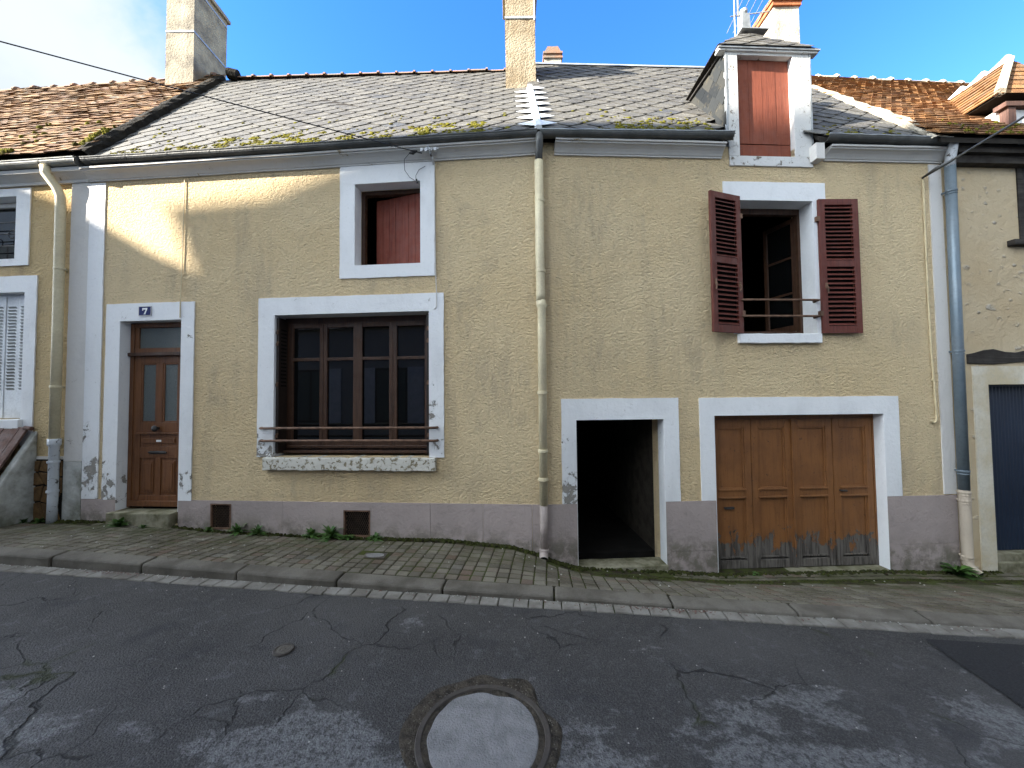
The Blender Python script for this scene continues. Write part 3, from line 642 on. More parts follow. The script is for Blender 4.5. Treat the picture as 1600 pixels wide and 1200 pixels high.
m = MB(); m.wbox(WL, -5.21, -4.99, 1.075, 1.115, dz+.003, dz+.013); m.tube([WL(-5.23, 1.095, dz+.01), WL(-4.97, 1.095, dz+.01)], .013, 6); m.build('letter_slot', 'black_iron', door, bevel=.003)
m = MB(); m.wbox(WL, -5.12, -5.05, 1.235, 1.262, dz+.0085, dz+.0105); m.build('name_card', 'white_metal', door)
m = MB(); m.prism([WL(-5.575, .34, .17), WL(-4.70, .34, .17), WL(-4.70, .365, .16), WL(-4.70, .372, -.12), WL(-5.535, .372, -.12), WL(-5.575, .365, .16)], (0, 0, -.06))
m = MB(); slab_j(m, lambda u, z, o: WL(u, o, z), -5.59, -4.70, -.17, .085, .10, .352, j=.006, edges='LRTB', step=.1); m.build('door_step', 'concrete', H, bevel=.012)
# number plate: white 7 on blue enamel
pl = MB(); pl.wbox(WL, -5.262, -5.078, 2.898, 3.026, .0146, .021); plate = pl.build('number_plate', 'enamel', H, bevel=.003, label='small dark blue enamel number plate over the front door')
m = MB(); 
for (a, b, c, d) in ((-5.262, -5.078, 3.019, 3.026), (-5.262, -5.078, 2.898, 2.905), (-5.262, -5.255, 2.905, 3.019), (-5.085, -5.078, 2.905, 3.019)): m.wbox(WL, a, b, c, d, .021, .0222)
m.build('plate_border', 'grey_white', plate)
m = MB(); seven = [(-.036, .04), (.036, .04), (.036, .028), (.008, -.042), (-.013, -.042), (.014, .018), (-.022, .018), (-.025, .006), (-.036, .006)]
m.prism([WL(-5.17+x, 2.962+z, .0212) for x, z in seven], OL*.0014); m.wbox(WL, -5.189, -5.156, 2.918, 2.9225, .0212, .0226); m.build('digit_seven', 'enamel_white', plate)

# --- hayloft window on the left: boarded shutter standing ajar inwards
win = MB(); ub = [-2.312, -1.478]; 
for (a, b, c, d) in ((-2.316, -2.272, 3.462, 4.498), (-1.5, -1.474, 3.462, 4.498), (-2.272, -1.5, 4.45, 4.498)): win.wbox(WL, a, b, c, d, -.24, -.17)
win = win.build('loft_window', 'dark_wood', H)
hx = 7; u_h, o_h = -1.50, -.15; ang = R(14); wB = .70/hx
for k in range(hx):
    m = MB(); a = k*wB+.002; b = (k+1)*wB-.002
    pt = lambda t, z, n_: WL(u_h-t*math.cos(ang)+n_*math.sin(ang)*-1, z, o_h-t*math.sin(ang)+n_*math.cos(ang))
    q = jig(.004); m.prism([pt(a, 3.475+jig(.006), q), pt(b, 3.475+jig(.006), q), pt(b, 4.44, q), pt(a, 4.44, q)], pt(0, 0, -.025)-pt(0, 0, 0)); m.build('shutter_board', 'red_board', win)
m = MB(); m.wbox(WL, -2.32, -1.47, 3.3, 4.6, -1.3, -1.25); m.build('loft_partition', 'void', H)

# --- big ground-floor window
oz = -.20
bw = MB()
for (a, b, c, d) in ((-3.372, -3.31, 1.09, 2.855), (-1.43, -1.368, 1.09, 2.855), (-3.31, -1.43, 2.78, 2.855), (-3.31, -1.43, 1.09, 1.15)): bw.wbox(WL, a, b, c, d, oz-.06, oz)
bw = bw.build('parlour_window', 'dark_wood', H)
lw = (3.31-1.43)/4
for k in range(4):
    a = -3.31+k*lw; b = a+lw; m = MB(); st = .052
    for (p, q, c, d) in ((a+.002, a+st, 1.152, 2.778), (b-st, b-.002, 1.152, 2.778), (a+st, b-st, 2.72, 2.778), (a+st, b-st, 1.152, 1.25), (a+st, b-st, 2.285, 2.325)): m.wbox(WL, p, q, c, d, oz-.045, oz+.012)
    sash = m.build('casement', 'dark_wood', bw, bevel=.004)
    for c, d in ((1.25, 2.285), (2.325, 2.72)):
        m = MB(); m.wbox(WL, a+st, b-st, c, d, oz-.02, oz-.015); m.build('pane', 'glass', bw)
m = MB(); m.wbox(WL, -3.31, -1.43, 1.15, 1.185, oz+.013, oz+.045); m.wbox(WL, -3.372, -1.368, 1.09, 1.125, oz, oz+.08); m.build('bottom_weather_bar', 'dark_wood', bw, bevel=.006)
m = MB(); m.wbox(WL, -2.43, -2.31, 1.152, 2.778, oz+.0125, oz+.02); m.build('meeting_bar', 'dark_wood', bw, bevel=.003)
for (ua, ub_, sgn) in ((-3.370, -3.335, 1), (-1.405, -1.370, -1)):      # metal shutters folded into the reveals
    m = MB(); m.wbox(WL, ua, ub_, 1.10, 2.83, -.185, -.02); sh = m.build('folded_shutter', 'black_metal', bw, bevel=.003)
    for zz in (2.62, 2.47, 1.95, 1.30):
        m = MB(); m.wbox(WL, (ua+ub_)/2-.012, (ua+ub_)/2+.012, zz, zz+.035, -.02, -.006); m.wbox(WL, (ua+ub_)/2-.005, (ua+ub_)/2+.022, zz+.035, zz+.055, -.02, -.008); m.build('hinge', 'rust', sh)
    if sgn > 0:
        for k in range(16):
            z = 1.95+k*.048; m = MB(); m.wbox(WL, ub_, ub_+.004, z, z+.02, -.16, -.06); m.build('louvre_slot', 'void', sh)
m = MB(); slab_j(m, WL, -3.481, -1.278, .902, 1.058, -.2, .06, j=.006, edges='LRTB', step=.07); m.build('window_sill', 'sill', H, bevel=.01)
rail = MB()
for z in (1.268, 1.424):
    rail.tube([WL(-3.52, z, .015), WL(-3.515, z, .055), WL(-3.49, z, .062), WL(-2.4, z+jig(.003), .062), WL(-1.29, z, .062), WL(-1.265, z, .055), WL(-1.26, z, .015)], .0165, 8)
rail.build('window_rail', 'rust', H, smooth=True)

# --- cellar vents with wire mesh
for (a, b, c, d) in ((-4.205, -3.925, .15, .470), (-2.445, -2.105, .085, .412)):
    m = MB(); t_ = .016
    for (p, q, r_, s_) in ((a, a+t_, c, d), (b-t_, b, c, d), (a+t_, b-t_, c, c+t_), (a+t_, b-t_, d-t_, d)): m.wbox(WL, p, q, r_, s_, -.03, .018)
    vent = m.build('cellar_vent', 'rust', H)
    m = MB(); n = 14
    for k in range(-12, 18):
        for sg in (1, -1):
            w_ = b-a; h_ = d-c; u0 = a+w_*k/n; pts = []
            p0 = (u0, c) if sg > 0 else (u0, d); p1 = (u0+h_*.45, d) if sg > 0 else (u0+h_*.45, c)
            seg = [p0, p1]; 
            # clip to the opening
            def cut(t): return (lerp(p0[0], p1[0], t), lerp(p0[1], p1[1], t))
            t0 = max(0, (a-p0[0])/(p1[0]-p0[0])); t1 = min(1, (b-p0[0])/(p1[0]-p0[0]))
            if t1-t0 > .03: m.tube([WL(*cut(t0), -.012+sg*.002), WL(*cut(t1), -.012+sg*.002)], .0028, 4, False)
    m.build('wire_mesh', 'rust_mesh', vent)
    m = MB(); m.wbox(WL, a+.002, b-.002, c+.002, d-.002, -.10, -.07); m.build('vent_backing', 'void', vent)

# --- open side door
m = MB(); slab_j(m, lambda u, z, o: WR(u, o, z), .40, 1.50, -.22, .035, -.42, -.235, j=.005, edges='LRTB', step=.1); m.build('threshold', 'concrete', H, bevel=.012)
# --- garage door of four panelled leaves
g_o = -.12
garage = MB(); garage.wbox(WR, 2.121, 4.286, 1.48, 1.531, g_o-.08, g_o-.0); garage.wbox(WR, 2.121, 2.14, -.40, 1.48, g_o-.08, g_o); garage.wbox(WR, 4.267, 4.286, -.40, 1.48, g_o-.08, g_o)
garage = garage.build('garage_door', 'garage', H)
gu = [2.142, 2.665, 3.2, 3.735, 4.265]
for k in range(4):
    a, b = gu[k]+.004, gu[k+1]-.004; m = MB(); st = .085; oo = g_o+jig(.006)-.01
    def gb(p, q, r_, s_, x, y): m.wbox(WR, p, q, r_, s_, oo+x, oo+y)
    gb(a, a+st, -.375, 1.478, -.045, 0); gb(b-st, b, -.375, 1.478, -.045, 0); gb(a+st, b-st, 1.37, 1.478, -.045, 0); gb(a+st, b-st, .50, .60, -.045, -.001); gb(a+st, b-st, -.375, -.275, -.045, 0)
    leaf = m.build('garage_leaf', 'garage', garage, bevel=.004)
    for c, d in ((.60, 1.37), (-.255, .50)):
        m = MB(); gb(a+st-.002, b-st+.002, c, d, -.038, -.022); m.build('panel', 'garage', garage)
        m = MB()
        for (p, q, r_, s_) in ((a+st, a+st+.022, c, d), (b-st-.022, b-st, c, d), (a+st+.022, b-st-.022, d-.022, d), (a+st+.022, b-st-.022, c, c+.022)):
            gb(p, q, r_, s_, -.022, -.008)
        m.build('panel_moulding', 'garage', garage, bevel=.005)
    m = MB(); gb(a+st-.01, b-st+.01, .585, .612, -.001, .014); gb(a+st-.01, b-st+.01, .488, .512, -.001, .012); m.build('cover_moulding', 'garage', garage, bevel=.006)
m = MB(); gb_ = g_o; m.wbox(WR, 3.185, 3.213, -.37, 1.47, gb_-.008, gb_+.012); m.build('meeting_strip', 'garage', garage, bevel=.004)
m = MB(); m.wbox(WR, 2.3, 2.42, .36, .385, g_o-.02, g_o+.004); m.tube([WR(3.81, .565, g_o-.008), WR(3.81, .565, g_o+.02), WR(3.88, .56, g_o+.02)], .012, 6); m.build('latch', 'black_iron', garage)
m = MB(); slab_j(m, lambda u, z, o: WR(u, o, z), 2.10, 4.30, -.2, .03, -.6, -.385, j=.004, step=.1); m.build('garage_threshold', 'concrete', H, bevel=.01)

# --- upper right window: open casement, rails, louvred shutters
uw = MB()
for (a, b, c, d) in ((2.471, 2.51, 2.545, 4.213), (3.435, 3.469, 2.545, 4.213), (2.51, 3.435, 4.14, 4.213), (2.51, 3.435, 2.545, 2.60)): uw.wbox(WR, a, b, c, d, -.27, -.2)
uw = uw.build('bedroom_window', 'dark_wood', H)
def sash_open(uh, sgn, a_):
    pt = lambda t, z, n_: WR(uh+sgn*(-t*math.cos(a_))+sgn*n_*math.sin(a_), z, -.25-t*math.sin(a_)+n_*math.cos(a_)*1.)
    m = MB()
    def sb(t0, t1, z0, z1): m.prism([pt(t0, z0, 0), pt(t1, z0, 0), pt(t1, z1, 0), pt(t0, z1, 0)], pt(0, 0, .035)-pt(0, 0, 0))
    for b in ((0, .05, 2.62, 4.13), (.41, .46, 2.62, 4.13), (.05, .41, 2.62, 2.70), (.05, .41, 4.07, 4.13), (.05, .41, 3.12, 3.145), (.05, .41, 3.60, 3.625)): sb(*b)
    s = m.build('open_casement', 'dark_wood', uw)
    for c, d in ((2.70, 3.12), (3.145, 3.60), (3.625, 4.07)):
        m = MB(); m.prism([pt(.05, c, .015), pt(.41, c, .015), pt(.41, d, .015), pt(.05, d, .015)], pt(0, 0, .02)-pt(0, 0, .015)); m.build('pane', 'glass', uw)
sash_open(3.43, 1, R(78)); sash_open(2.515, -1, R(82))
m = MB(); slab_j(m, WR, 2.447, 3.502, 2.415, 2.533, -.2, .05, j=.004, step=.08); m.build('window_sill', 'white_old', H, bevel=.008)
m = MB()
for z in (2.745, 2.945): m.tube([WR(2.46, z, -.03), WR(2.48, z, .07), WR(3.42, z, .07), WR(3.46, z, .066), WR(3.47, z, -.03)], .0135, 8)
m.build('window_rail', 'rust', H, smooth=True)
def louvre_shutter(uh, sgn, o0, o1, w, z0, z1, lab):
    A = WR(uh, 0, o0); ca = math.sqrt(max(0, 1-((o1-o0)/w)**2)); B = WR(uh+sgn*w*ca, 0, o1); d = (B-A).normalized(); n = Vector((-d.y, d.x, 0)); n = n if n.y < 0 else -n
    P = lambda t, z, k: A+d*t+n*k+Vector((0, 0, z)); m = MB(); st = .075
    def bx(t0, t1, a, b, k0, k1): m.prism([P(t0, a, k0), P(t1, a, k0), P(t1, b, k0), P(t0, b, k0)], n*(k1-k0))
    zm = lerp(z0, z1, .515)
    bx(0, st, z0, z1, 0, .032); bx(w-st, w, z0, z1, 0, .032); bx(st, w-st, z0, z0+.09, 0, .031); bx(st, w-st, z1-.075, z1, 0, .031); bx(st, w-st, zm-.04, zm+.04, 0, .031)
    sh = m.build('shutter', 'shutter_red', H, bevel=.003, label=lab)
    for a, b, ns in ((z0+.09, zm-.04, 13), (zm+.04, z1-.075, 14)):
        p = (b-a)/ns
        for k in range(ns):
            zc = a+(k+.5)*p; m = MB(); m.prism([P(st-.004, zc-.014, .004), P(w-st+.004, zc-.014, .004), P(w-st+.004, zc-.006, .004), P(st-.004, zc-.006, .004)], n*.03+Vector((0, 0, -.026)))
            m.v = [v+Vector((0, 0, .018)) for v in m.v]; m.build('slat', 'shutter_red', sh)
    m = MB(); m.prism([P(st, z0+.08, .0005), P(w-st, z0+.08, .0005), P(w-st, z1-.07, .0005), P(st, z1-.07, .0005)], n*-.004); m.build('shutter_backing', 'void', sh)
    for zz in (z0+.22, z1-.28):
        m = MB(); m.wbox(WR, uh-.03 if sgn > 0 else uh-.01, uh+.01 if sgn > 0 else uh+.03, zz, zz+.06, .012, .055); m.build('hinge', 'rust', sh)
    for tt in ((st*.6, w-st*.6) if sgn < 0 else (st*.8,)):
        m = MB(); m.tube([P(tt, lerp(z0, z1, .35), .032), P(tt, lerp(z0, z1, .35)-.02, .055), P(tt+.01, lerp(z0, z1, .35)-.09, .05)], .009, 6); m.tube([P(tt, lerp(z0, z1, .37), .033), P(tt, lerp(z0, z1, .33), .033)], .016, 6); m.build('catch', 'rust', sh)
louvre_shutter(2.495, -1, .02, .15, .475, 2.535, 4.245, 'wine red louvred shutter standing slightly off the wall')
louvre_shutter(3.515, 1, .02, .04, .497, 2.535, 4.225, 'wine red louvred shutter folded flat against the wall')

# --- cornice
def cornice(F, u0, u1, nm='cornice', steps=12):
    prof = [(.0005, 4.735), (.022, 4.735), (.024, 4.752), (.034, 4.756), (.046, 4.775), (.068, 4.80), (.098, 4.822), (.122, 4.832), (.122, 4.848), (.142, 4.850), (.142, 4.872), (.0005, 4.872)]
    m = MB(); m.sweep(prof, lambda o, z: F(u0, z, o), lambda o, z: F(u1, z, o), steps, lambda t, o, z: Vector((0, 0, .006*noise.noise((t*9+u0, o*3, z))))); return m.build(nm, 'cornice', H)
cornice(WL, -6.03, -.02, steps=40); cornice(WR, .20, 2.30); cornice(WR, 3.64, 5.22)
# --- gutters
GZ = 4.935
def fr(F, u, z, o): return lambda a, b: F(u, z+b, o+a)
segs = [(WL, -5.95, -.004, 4.965, 4.93, 'zinc_dark'), (WR, .004, 2.37, 4.93, 4.965, 'zinc_dark'), (WR, 3.56, 5.16, 4.965, 4.955, 'zinc_dark')]
for F, a, b, za, zb_, mt in segs:
    g = gutter(fr(F, a, za, .135), fr(F, b, zb_, .135)).build('roof_gutter', mt, H, smooth=False)
    m = MB(); m.tube([F(lerp(a, b, k/12), lerp(za, zb_, k/12)+.003*math.sin(k*2.7), .197) for k in range(13)], .008, 6); m.build('gutter_bead', 'zinc' if F is WR else 'zinc_dark', g)
    n = int((b-a)/.55)
    for k in range(n+1):
        u = lerp(a+.05, b-.05, k/max(1, n)); z = lerp(za, zb_, k/max(1, n)); m = MB()
        pr = [(.0655*math.cos(t), .0655*math.sin(t)) for t in [math.pi*1.02+math.pi*.96*q/8 for q in range(9)]]
        m.grid([[F(u+du, z+q[1], .135+q[0]) for q in pr] for du in (-.009, .009)]); m.build('gutter_bracket', 'zinc_dark', g)

# --- roof
class Quad:
    def __init__(s, e0, e1, r0, r1): s.c = [Vector(p) for p in (e0, e1, r0, r1)]; s.W = (s.c[1]-s.c[0]).length; s.H = ((s.c[2]-s.c[0]).length+(s.c[3]-s.c[1]).length)/2
    def p(s, x, y, n=0.):
        a, b = x/s.W, y/s.H; P = s.c[0].lerp(s.c[1], a).lerp(s.c[2].lerp(s.c[3], a), b)
        return P+s.frame(x, y)[2]*n if n else P
    def frame(s, x, y):
        a, b = x/s.W, y/s.H; du = (s.c[1]-s.c[0]).lerp(s.c[3]-s.c[2], b).normalized(); dv = (s.c[2]-s.c[0]).lerp(s.c[3]-s.c[1], a); n = du.cross(dv).normalized(); return du, n.cross(du), n
    def mat(s, x, y, n=0., rot=0.):
        du, dv, nn = s.frame(x, y); P = s.p(x, y)+nn*n
        M = Matrix((du, dv, nn)).transposed().to_4x4() @ Matrix.Rotation(rot, 4, 'Z'); M.translation = P; return M
def up_roof(F, u, z=4.955, o=.125): return F(u, z, o)
QL = Quad(WL(-5.95, 4.985, .125), WL(0, 4.958, .125), (-5.557, 7.357, 8.08), (.30, 7.215, 8.08))
QR = Quad(WR(0, 4.958, .125), WR(4.93, 4.99, .125), (.30, 7.20, 8.23), (5.12, 7.39, 8.23))
roof = MB()
for Q, xa, xb, ya, yb in ((QL, 0, QL.W, 0, QL.H), (QR, 0, 2.40, 0, QR.H), (QR, 3.50, QR.W, 0, QR.H), (QR, 2.40, 3.50, 1.45, QR.H)):
    t = [Q.p(xa, ya, -.012), Q.p(xb, ya, -.012), Q.p(xb, yb, -.012), Q.p(xa, yb, -.012)]; roof.prism(t, (0, 0, -.06))
roof.prism([QL.p(0, QL.H, -.02), QL.p(QL.W, QL.H, -.02), Vector((.3, 10.9, 4.9)), Vector((-5.6, 10.9, 4.9))], (0, 0, -.05)); roof.prism([QR.p(0, QR.H, -.02), QR.p(QR.W, QR.H, -.02), Vector((5.3, 10.9, 4.9)), Vector((.3, 10.9, 4.9))], (0, 0, -.05))
roof = roof.build('roof', 'deck', H)
SW, SH = .37, .305
def diamond(k=1.): return [(-SW/2*k, 0), (-.035, -SH/2*k+.022), (.035, -SH/2*k+.022), (SW/2*k, 0), (0, SH/2*k)]
def plate_mesh(poly, th=.008, tilt=.042):
    m = MB(); zt = lambda y: .006-tilt*y
    m.prism([(x, y, zt(y)) for x, y in poly], (0, 0, -th)); return m
shared = plate_mesh(diamond(.968)).mesh('slate', MAT['slate'])
items = []
for Q, nm in ((QL, 'L'), (QR, 'R')):
    j = 0
    y = 0.
    while y < Q.H+SH/2:
        x = (SW/2 if j % 2 else 0)+ (0 if nm == 'L' else .02)
        while x < Q.W+SW/2:
            poly = [(x+a, y+b) for a, b in diamond(.968)]
            full = poly
            for cl in ((-1, 0, 0.02), (1, 0, Q.W-.02), (0, -1, 0.0), (0, 1, Q.H)):
                poly = clip(poly, *cl)
                if len(poly) < 3: break
            if len(poly) >= 3 and area(poly) > .003:
                c = (sum(p[0] for p in poly)/len(poly), sum(p[1] for p in poly)/len(poly)); P = Q.p(*c)
                if nm == 'R' and WR(2.42, 0).x < P.x < WR(3.47, 0).x and P.z < 6.25 and P.y > 4.4: pass
                elif nm == 'L' and P.x > -.02 and 6.2 < P.y < 6.6: pass
                elif P.y > 6.2 and P.y < 6.6 and P.x < .42 and nm == 'R': pass
                else: items.append((P.y**2+P.x**2*.3, Q, x, y, poly, len(poly) == 5 and poly == full))
            x += SW
        y += SH/2; j += 1
items.sort(key=lambda t: t[0])
bulk = MB()
for k, (_, Q, x, y, poly, whole) in enumerate(items):
    M = Q.mat(x, y, .004+abs(jig(.004)), jig(.03)) if x <= Q.W and y <= Q.H else Q.mat(min(x, Q.W), min(y, Q.H), .004)
    M = M @ Matrix.Rotation(jig(.012), 4, 'Y')
    x0, y0 = min(x, Q.W), min(y, Q.H); loc = [(p[0]-x0, p[1]-y0) for p in poly]
    if k < 300:
        me = shared if whole else plate_mesh(loc).mesh('slate', MAT['slate']); place('slate', me, roof, M)
    else:
        g = plate_mesh(loc); i = len(bulk.v); bulk.v += [M @ v for v in g.v]; bulk.f += [tuple(i+q for q in f) for f in g.f]
bulk.build('upper_slates', 'slate', roof, kind='stuff')
# ridge tiles on the left half, zinc ridge on the right half
def ridge_run(A, B, step, r, mat, par, lump=.03, nm='ridge_tile'):
    A, B = Vector(A), Vector(B); n = max(1, int((B-A).length/step)); d = (B-A)/n; dd = d.normalized(); side = Vector((-dd.y, dd.x, 0)).normalized()
    for k in range(n):
        p = A+d*k+Vector((0, jig(.01), jig(.008))); m = MB(); rows = []
        for t, rr in ((-.01, r*1.0), (.5, r*1.0), (.86, r*1.02), (.88, r*1.0+lump), (.99, r*1.0+lump*.9)):
            rows.append([p+d*t+side*math.cos(a)*rr*1.25+Vector((0, 0, math.sin(a)*rr-.03)) for a in [math.pi*q/8 for q in range(9)]])
        m.grid(rows); m.poly(rows[0]); m.poly(rows[-1]); m.build(nm, mat, par)
ridge_run((-5.3, 7.33, 8.09), (-.05, 7.22, 8.09), .33, .055, 'ridge_tile', roof, .022)
m = MB(); m.tube([(-5.45, 7.25, 8.13), (-5.28, 7.27, 8.10)], .10, 10); m.build('ridge_end', 'mortar_dark', roof)
m = MB(); m.prism([(.28, 7.05, 8.10), (.28, 7.2, 8.262), (.28, 7.35, 8.10)], Vector((5.14, 7.39, 8.23))-Vector((.28, 7.2, 8.23))); m.build('zinc_ridge', 'zinc', roof)
# zinc hip strip with its diamond soakers
hip0, hip1 = QR.p(0, .02), QR.p(0, 2.15)
m = MB(); hd = (hip1-hip0); m.prism([hip0+Vector((-.045, 0, .012)), hip0+Vector((.045, 0, .012)), hip0+Vector((.032, -.02, .055)), hip0+Vector((-.032, -.02, .055))], hd); hipo = m.build('hip_flashing', 'zinc_new', roof)
y = .06
while y < 1.95:
    for Q, sg in ((QL, -1), (QR, 1)):
        x0 = Q.W if sg < 0 else 0; P = lambda x, yy, n: Q.p(max(0, min(Q.W, x0+sg*x)), yy, n)
        m = MB(); a = [P(.0, y+.01, .040), P(.0, y+SH*.93, .034), P(.235, y+SH*.47, .036)]; m.prism(a, (0, 0, -.004)); m.build('zinc_soaker', 'zinc_new', hipo)
    y += SH
# moss cushions on the lower courses
m = MB()
def blob_on(m, P, n, r, h, seg=6):
    a = n.orthogonal().normalized(); b = n.cross(a); i = len(m.v); ph = rnd.random()*6
    rows = ((1.0, -.1), (.85, .45), (.45, .9))
    for rr, hh in rows: m.v += [P+(a*math.cos(ph+2*math.pi*k/seg)+b*math.sin(ph+2*math.pi*k/seg))*r*rr*(1+jig(.35))+n*h*hh for k in range(seg)]
    m.v.append(P+n*h)
    for q in range(2):
        for k in range(seg): m.f.append((i+q*seg+k, i+q*seg+(k+1) % seg, i+(q+1)*seg+(k+1) % seg, i+(q+1)*seg+k))
    for k in range(seg): m.f.append((i+2*seg+k, i+2*seg+(k+1) % seg, i+3*seg))
clumps = []
for (Q, x0, x1, n_, ymax) in ((QL, .2, 1.7, 200, .22), (QL, 1.7, 3.2, 700, .45), (QL, 3.3, 4.3, 260, .34), (QL, 4.3, 5.3, 650, .5), (QR, .9, 2.2, 650, .55), (QR, 3.75, 4.4, 150, .25), (QL, .3, 5.6, 300, 1.2), (QR, .4, 4.6, 200, 1.1)):
    for k in range(n_):
        x = rnd.uniform(x0, x1); y = ymax*rnd.random()**1.8+.02
        if noise.noise((x*4.1, y*9, 5))+.35*noise.noise((x*13, y*21, 2)) < .0: continue
        clumps.append((Q, x, y))
for Q, x, y in clumps:
    if Q is QR and WR(2.35, 0).x < Q.p(x, y).x < WR(3.6, 0).x: continue
    blob_on(m, Q.p(x, y, .012), Q.frame(x, y)[2], rnd.uniform(.008, .034), rnd.uniform(.005, .015), 6)
m.build('roof_moss', 'moss', roof, smooth=True, kind='stuff')

# --- chimneys
def chimney(x0, x1, y0, y1, zb, zt, mat, par, nm='chimney', cap=True, foot=.03):
    m = MB(); rows = []
    for z, e in ((zb, foot), (zb+.28, foot*.6), (zb+.34, 0), (lerp(zb, zt, .5), 0), (zt, 0)):
        c = [(x0-e, y0-e, z), (x1+e, y0-e, z), (x1+e, y1+e, z), (x0-e, y1+e, z)]; r_ = []
        for k in range(4):
            a, b = Vector(c[k]), Vector(c[(k+1) % 4])
            for q in range(4): r_.append(a.lerp(b, q/4)+Vector((jig(.006), jig(.006), 0)))
        rows.append(r_+[r_[0]])
    m.grid(rows); m.poly(rows[-1][:-1]); o = m.build(nm, mat, par)
    if cap:
        m = MB(); m.box(x0-.05, x1+.05, y0-.05, y1+.05, zt, zt+.07); m.box(x0-.02, x1+.02, y0-.02, y1+.02, zt+.07, zt+.12); m.build('chimney_cap', mat, o, bevel=.01)
    return o
ch = chimney(-.05, .445, 6.16, 6.68, 6.35, 8.62, 'chimney_warm', H)
m = MB(); 
for (a, b, c, d) in ((-.062, .457, 6.148, 6.16), (-.062, .457, 6.68, 6.692)): m.box(a, b, c, d, 8.06, 8.10)
m.box(-.062, -.05, 6.16, 6.68, 8.06, 8.10); m.box(.445, .457, 6.16, 6.68, 8.06, 8.10); m.build('iron_strap', 'zinc', ch)
m = MB(); m.tube([(.43, 6.11, 8.62), (.43, 6.11, 8.02), (.43, 6.11, 7.98)], [.018, .018, .012], 6); m.tube([(.17, 6.42, 8.74), (.17, 6.42, 9.25)], .10, 12); m.build('flue_pipe', 'zinc', ch)
m = MB(); m.tube([(.47, 6.14, 7.0), (.50, 6.12, 6.88), (.62, 6.1, 6.80)], .012, 6); m.build('foot_flashing', 'zinc', ch)
chimney(5.22, 5.72, 7.3, 7.85, 6.9, 9.42, 'chimney_pale', H, 'chimney', False)
m = MB(); 
ch2 = [o for o in H.children if o.name.startswith('chimney')][-1]
for lay, (e, z) in enumerate(((.035, 9.42), (.06, 9.50))):
    for k in range(3):
        a = 5.22-e+(.5+2*e)*k/3; m = MB(); m.box(a+.004, a+(.5+2*e)/3-.004, 7.3-e, 7.41, z+.003, z+.077); m.build('cap_brick', 'brick', ch2)
    for k in range(3):
        a = 7.415+.45*k/3; m = MB(); m.box(5.22-e, 5.34, a, a+.146, z+.003, z+.077); m.build('cap_brick', 'brick', ch2)
m = MB(); m.box(5.24, 5.70, 7.32, 7.83, 9.42, 9.60); m.build('cap_core', 'mortar', ch2)
st = chimney(.90, 1.33, 9.4, 9.85, 6.0, 10.32, 'chimney_pale', H, 'rear_chimney', False, 0)
m = MB(); m.box(.87, 1.36, 9.37, 9.88, 10.32, 10.37); m.box(.90, 1.33, 9.4, 9.85, 10.37, 10.44); m.box(.87, 1.36, 9.37, 9.88, 10.44, 10.49); m.prism([(.90, 9.4, 10.49), (1.33, 9.4, 10.49), (1.25, 9.4, 10.64), (.98, 9.4, 10.64)], (0, .45, 0)); m.build('chimney_cap', 'ridge_tile', st)

# --- dormer
dorm = MB()
for (a, b, c, d) in ((2.405, 2.546, 4.782, 6.12), (3.268, 3.49, 4.782, 6.12), (2.546, 3.268, 6.085, 6.12)): dorm.wbox(WR, a, b, c, d, -.10, .016)
slab_j(dorm, WR, 2.41, 3.495, 4.65, 4.778, -.1, .02, edges='LRB')
dorm = dorm.build('dormer', 'white_wood', H, bevel=.004)
for k in range(4):
    a = 2.548+k*.18; m = MB(); q = jig(.003); m.wbox(WR, a+.0015, a+.1785, 4.98+jig(.004), 6.083, -.085+q, -.055+q); m.build('shutter_board', 'red_board_dormer', dorm)
m = MB(); m.wbox(WR, 2.548, 3.266, 4.785, 4.972, -.085, -.058); m.build('kick_board', 'red_board_dormer', dorm)
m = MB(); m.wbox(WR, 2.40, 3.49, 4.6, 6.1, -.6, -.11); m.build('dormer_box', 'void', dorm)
m = MB(); m.wbox(WR, 2.295, 3.60, 6.118, 6.145, -.05, .04); m.build('eave_board', 'white_wood', dorm, bevel=.006)
m = MB(); m.wbox(WR, 2.285, 3.615, 6.147, 6.165, -.02, .055); m.build('eave_flashing', 'zinc', dorm)
def roof_y(u, z):           # depth (as -o) at which the slope under the dormer reaches height z
    lo, hi = -.2, 3.
    for _ in range(40):
        mid = (lo+hi)/2; P = WR(u, 0, -mid); zz = 4.975+(P.y-4.62+.0496*0)*1.185
        if zz < z: lo = mid
        else: hi = mid
    return lo
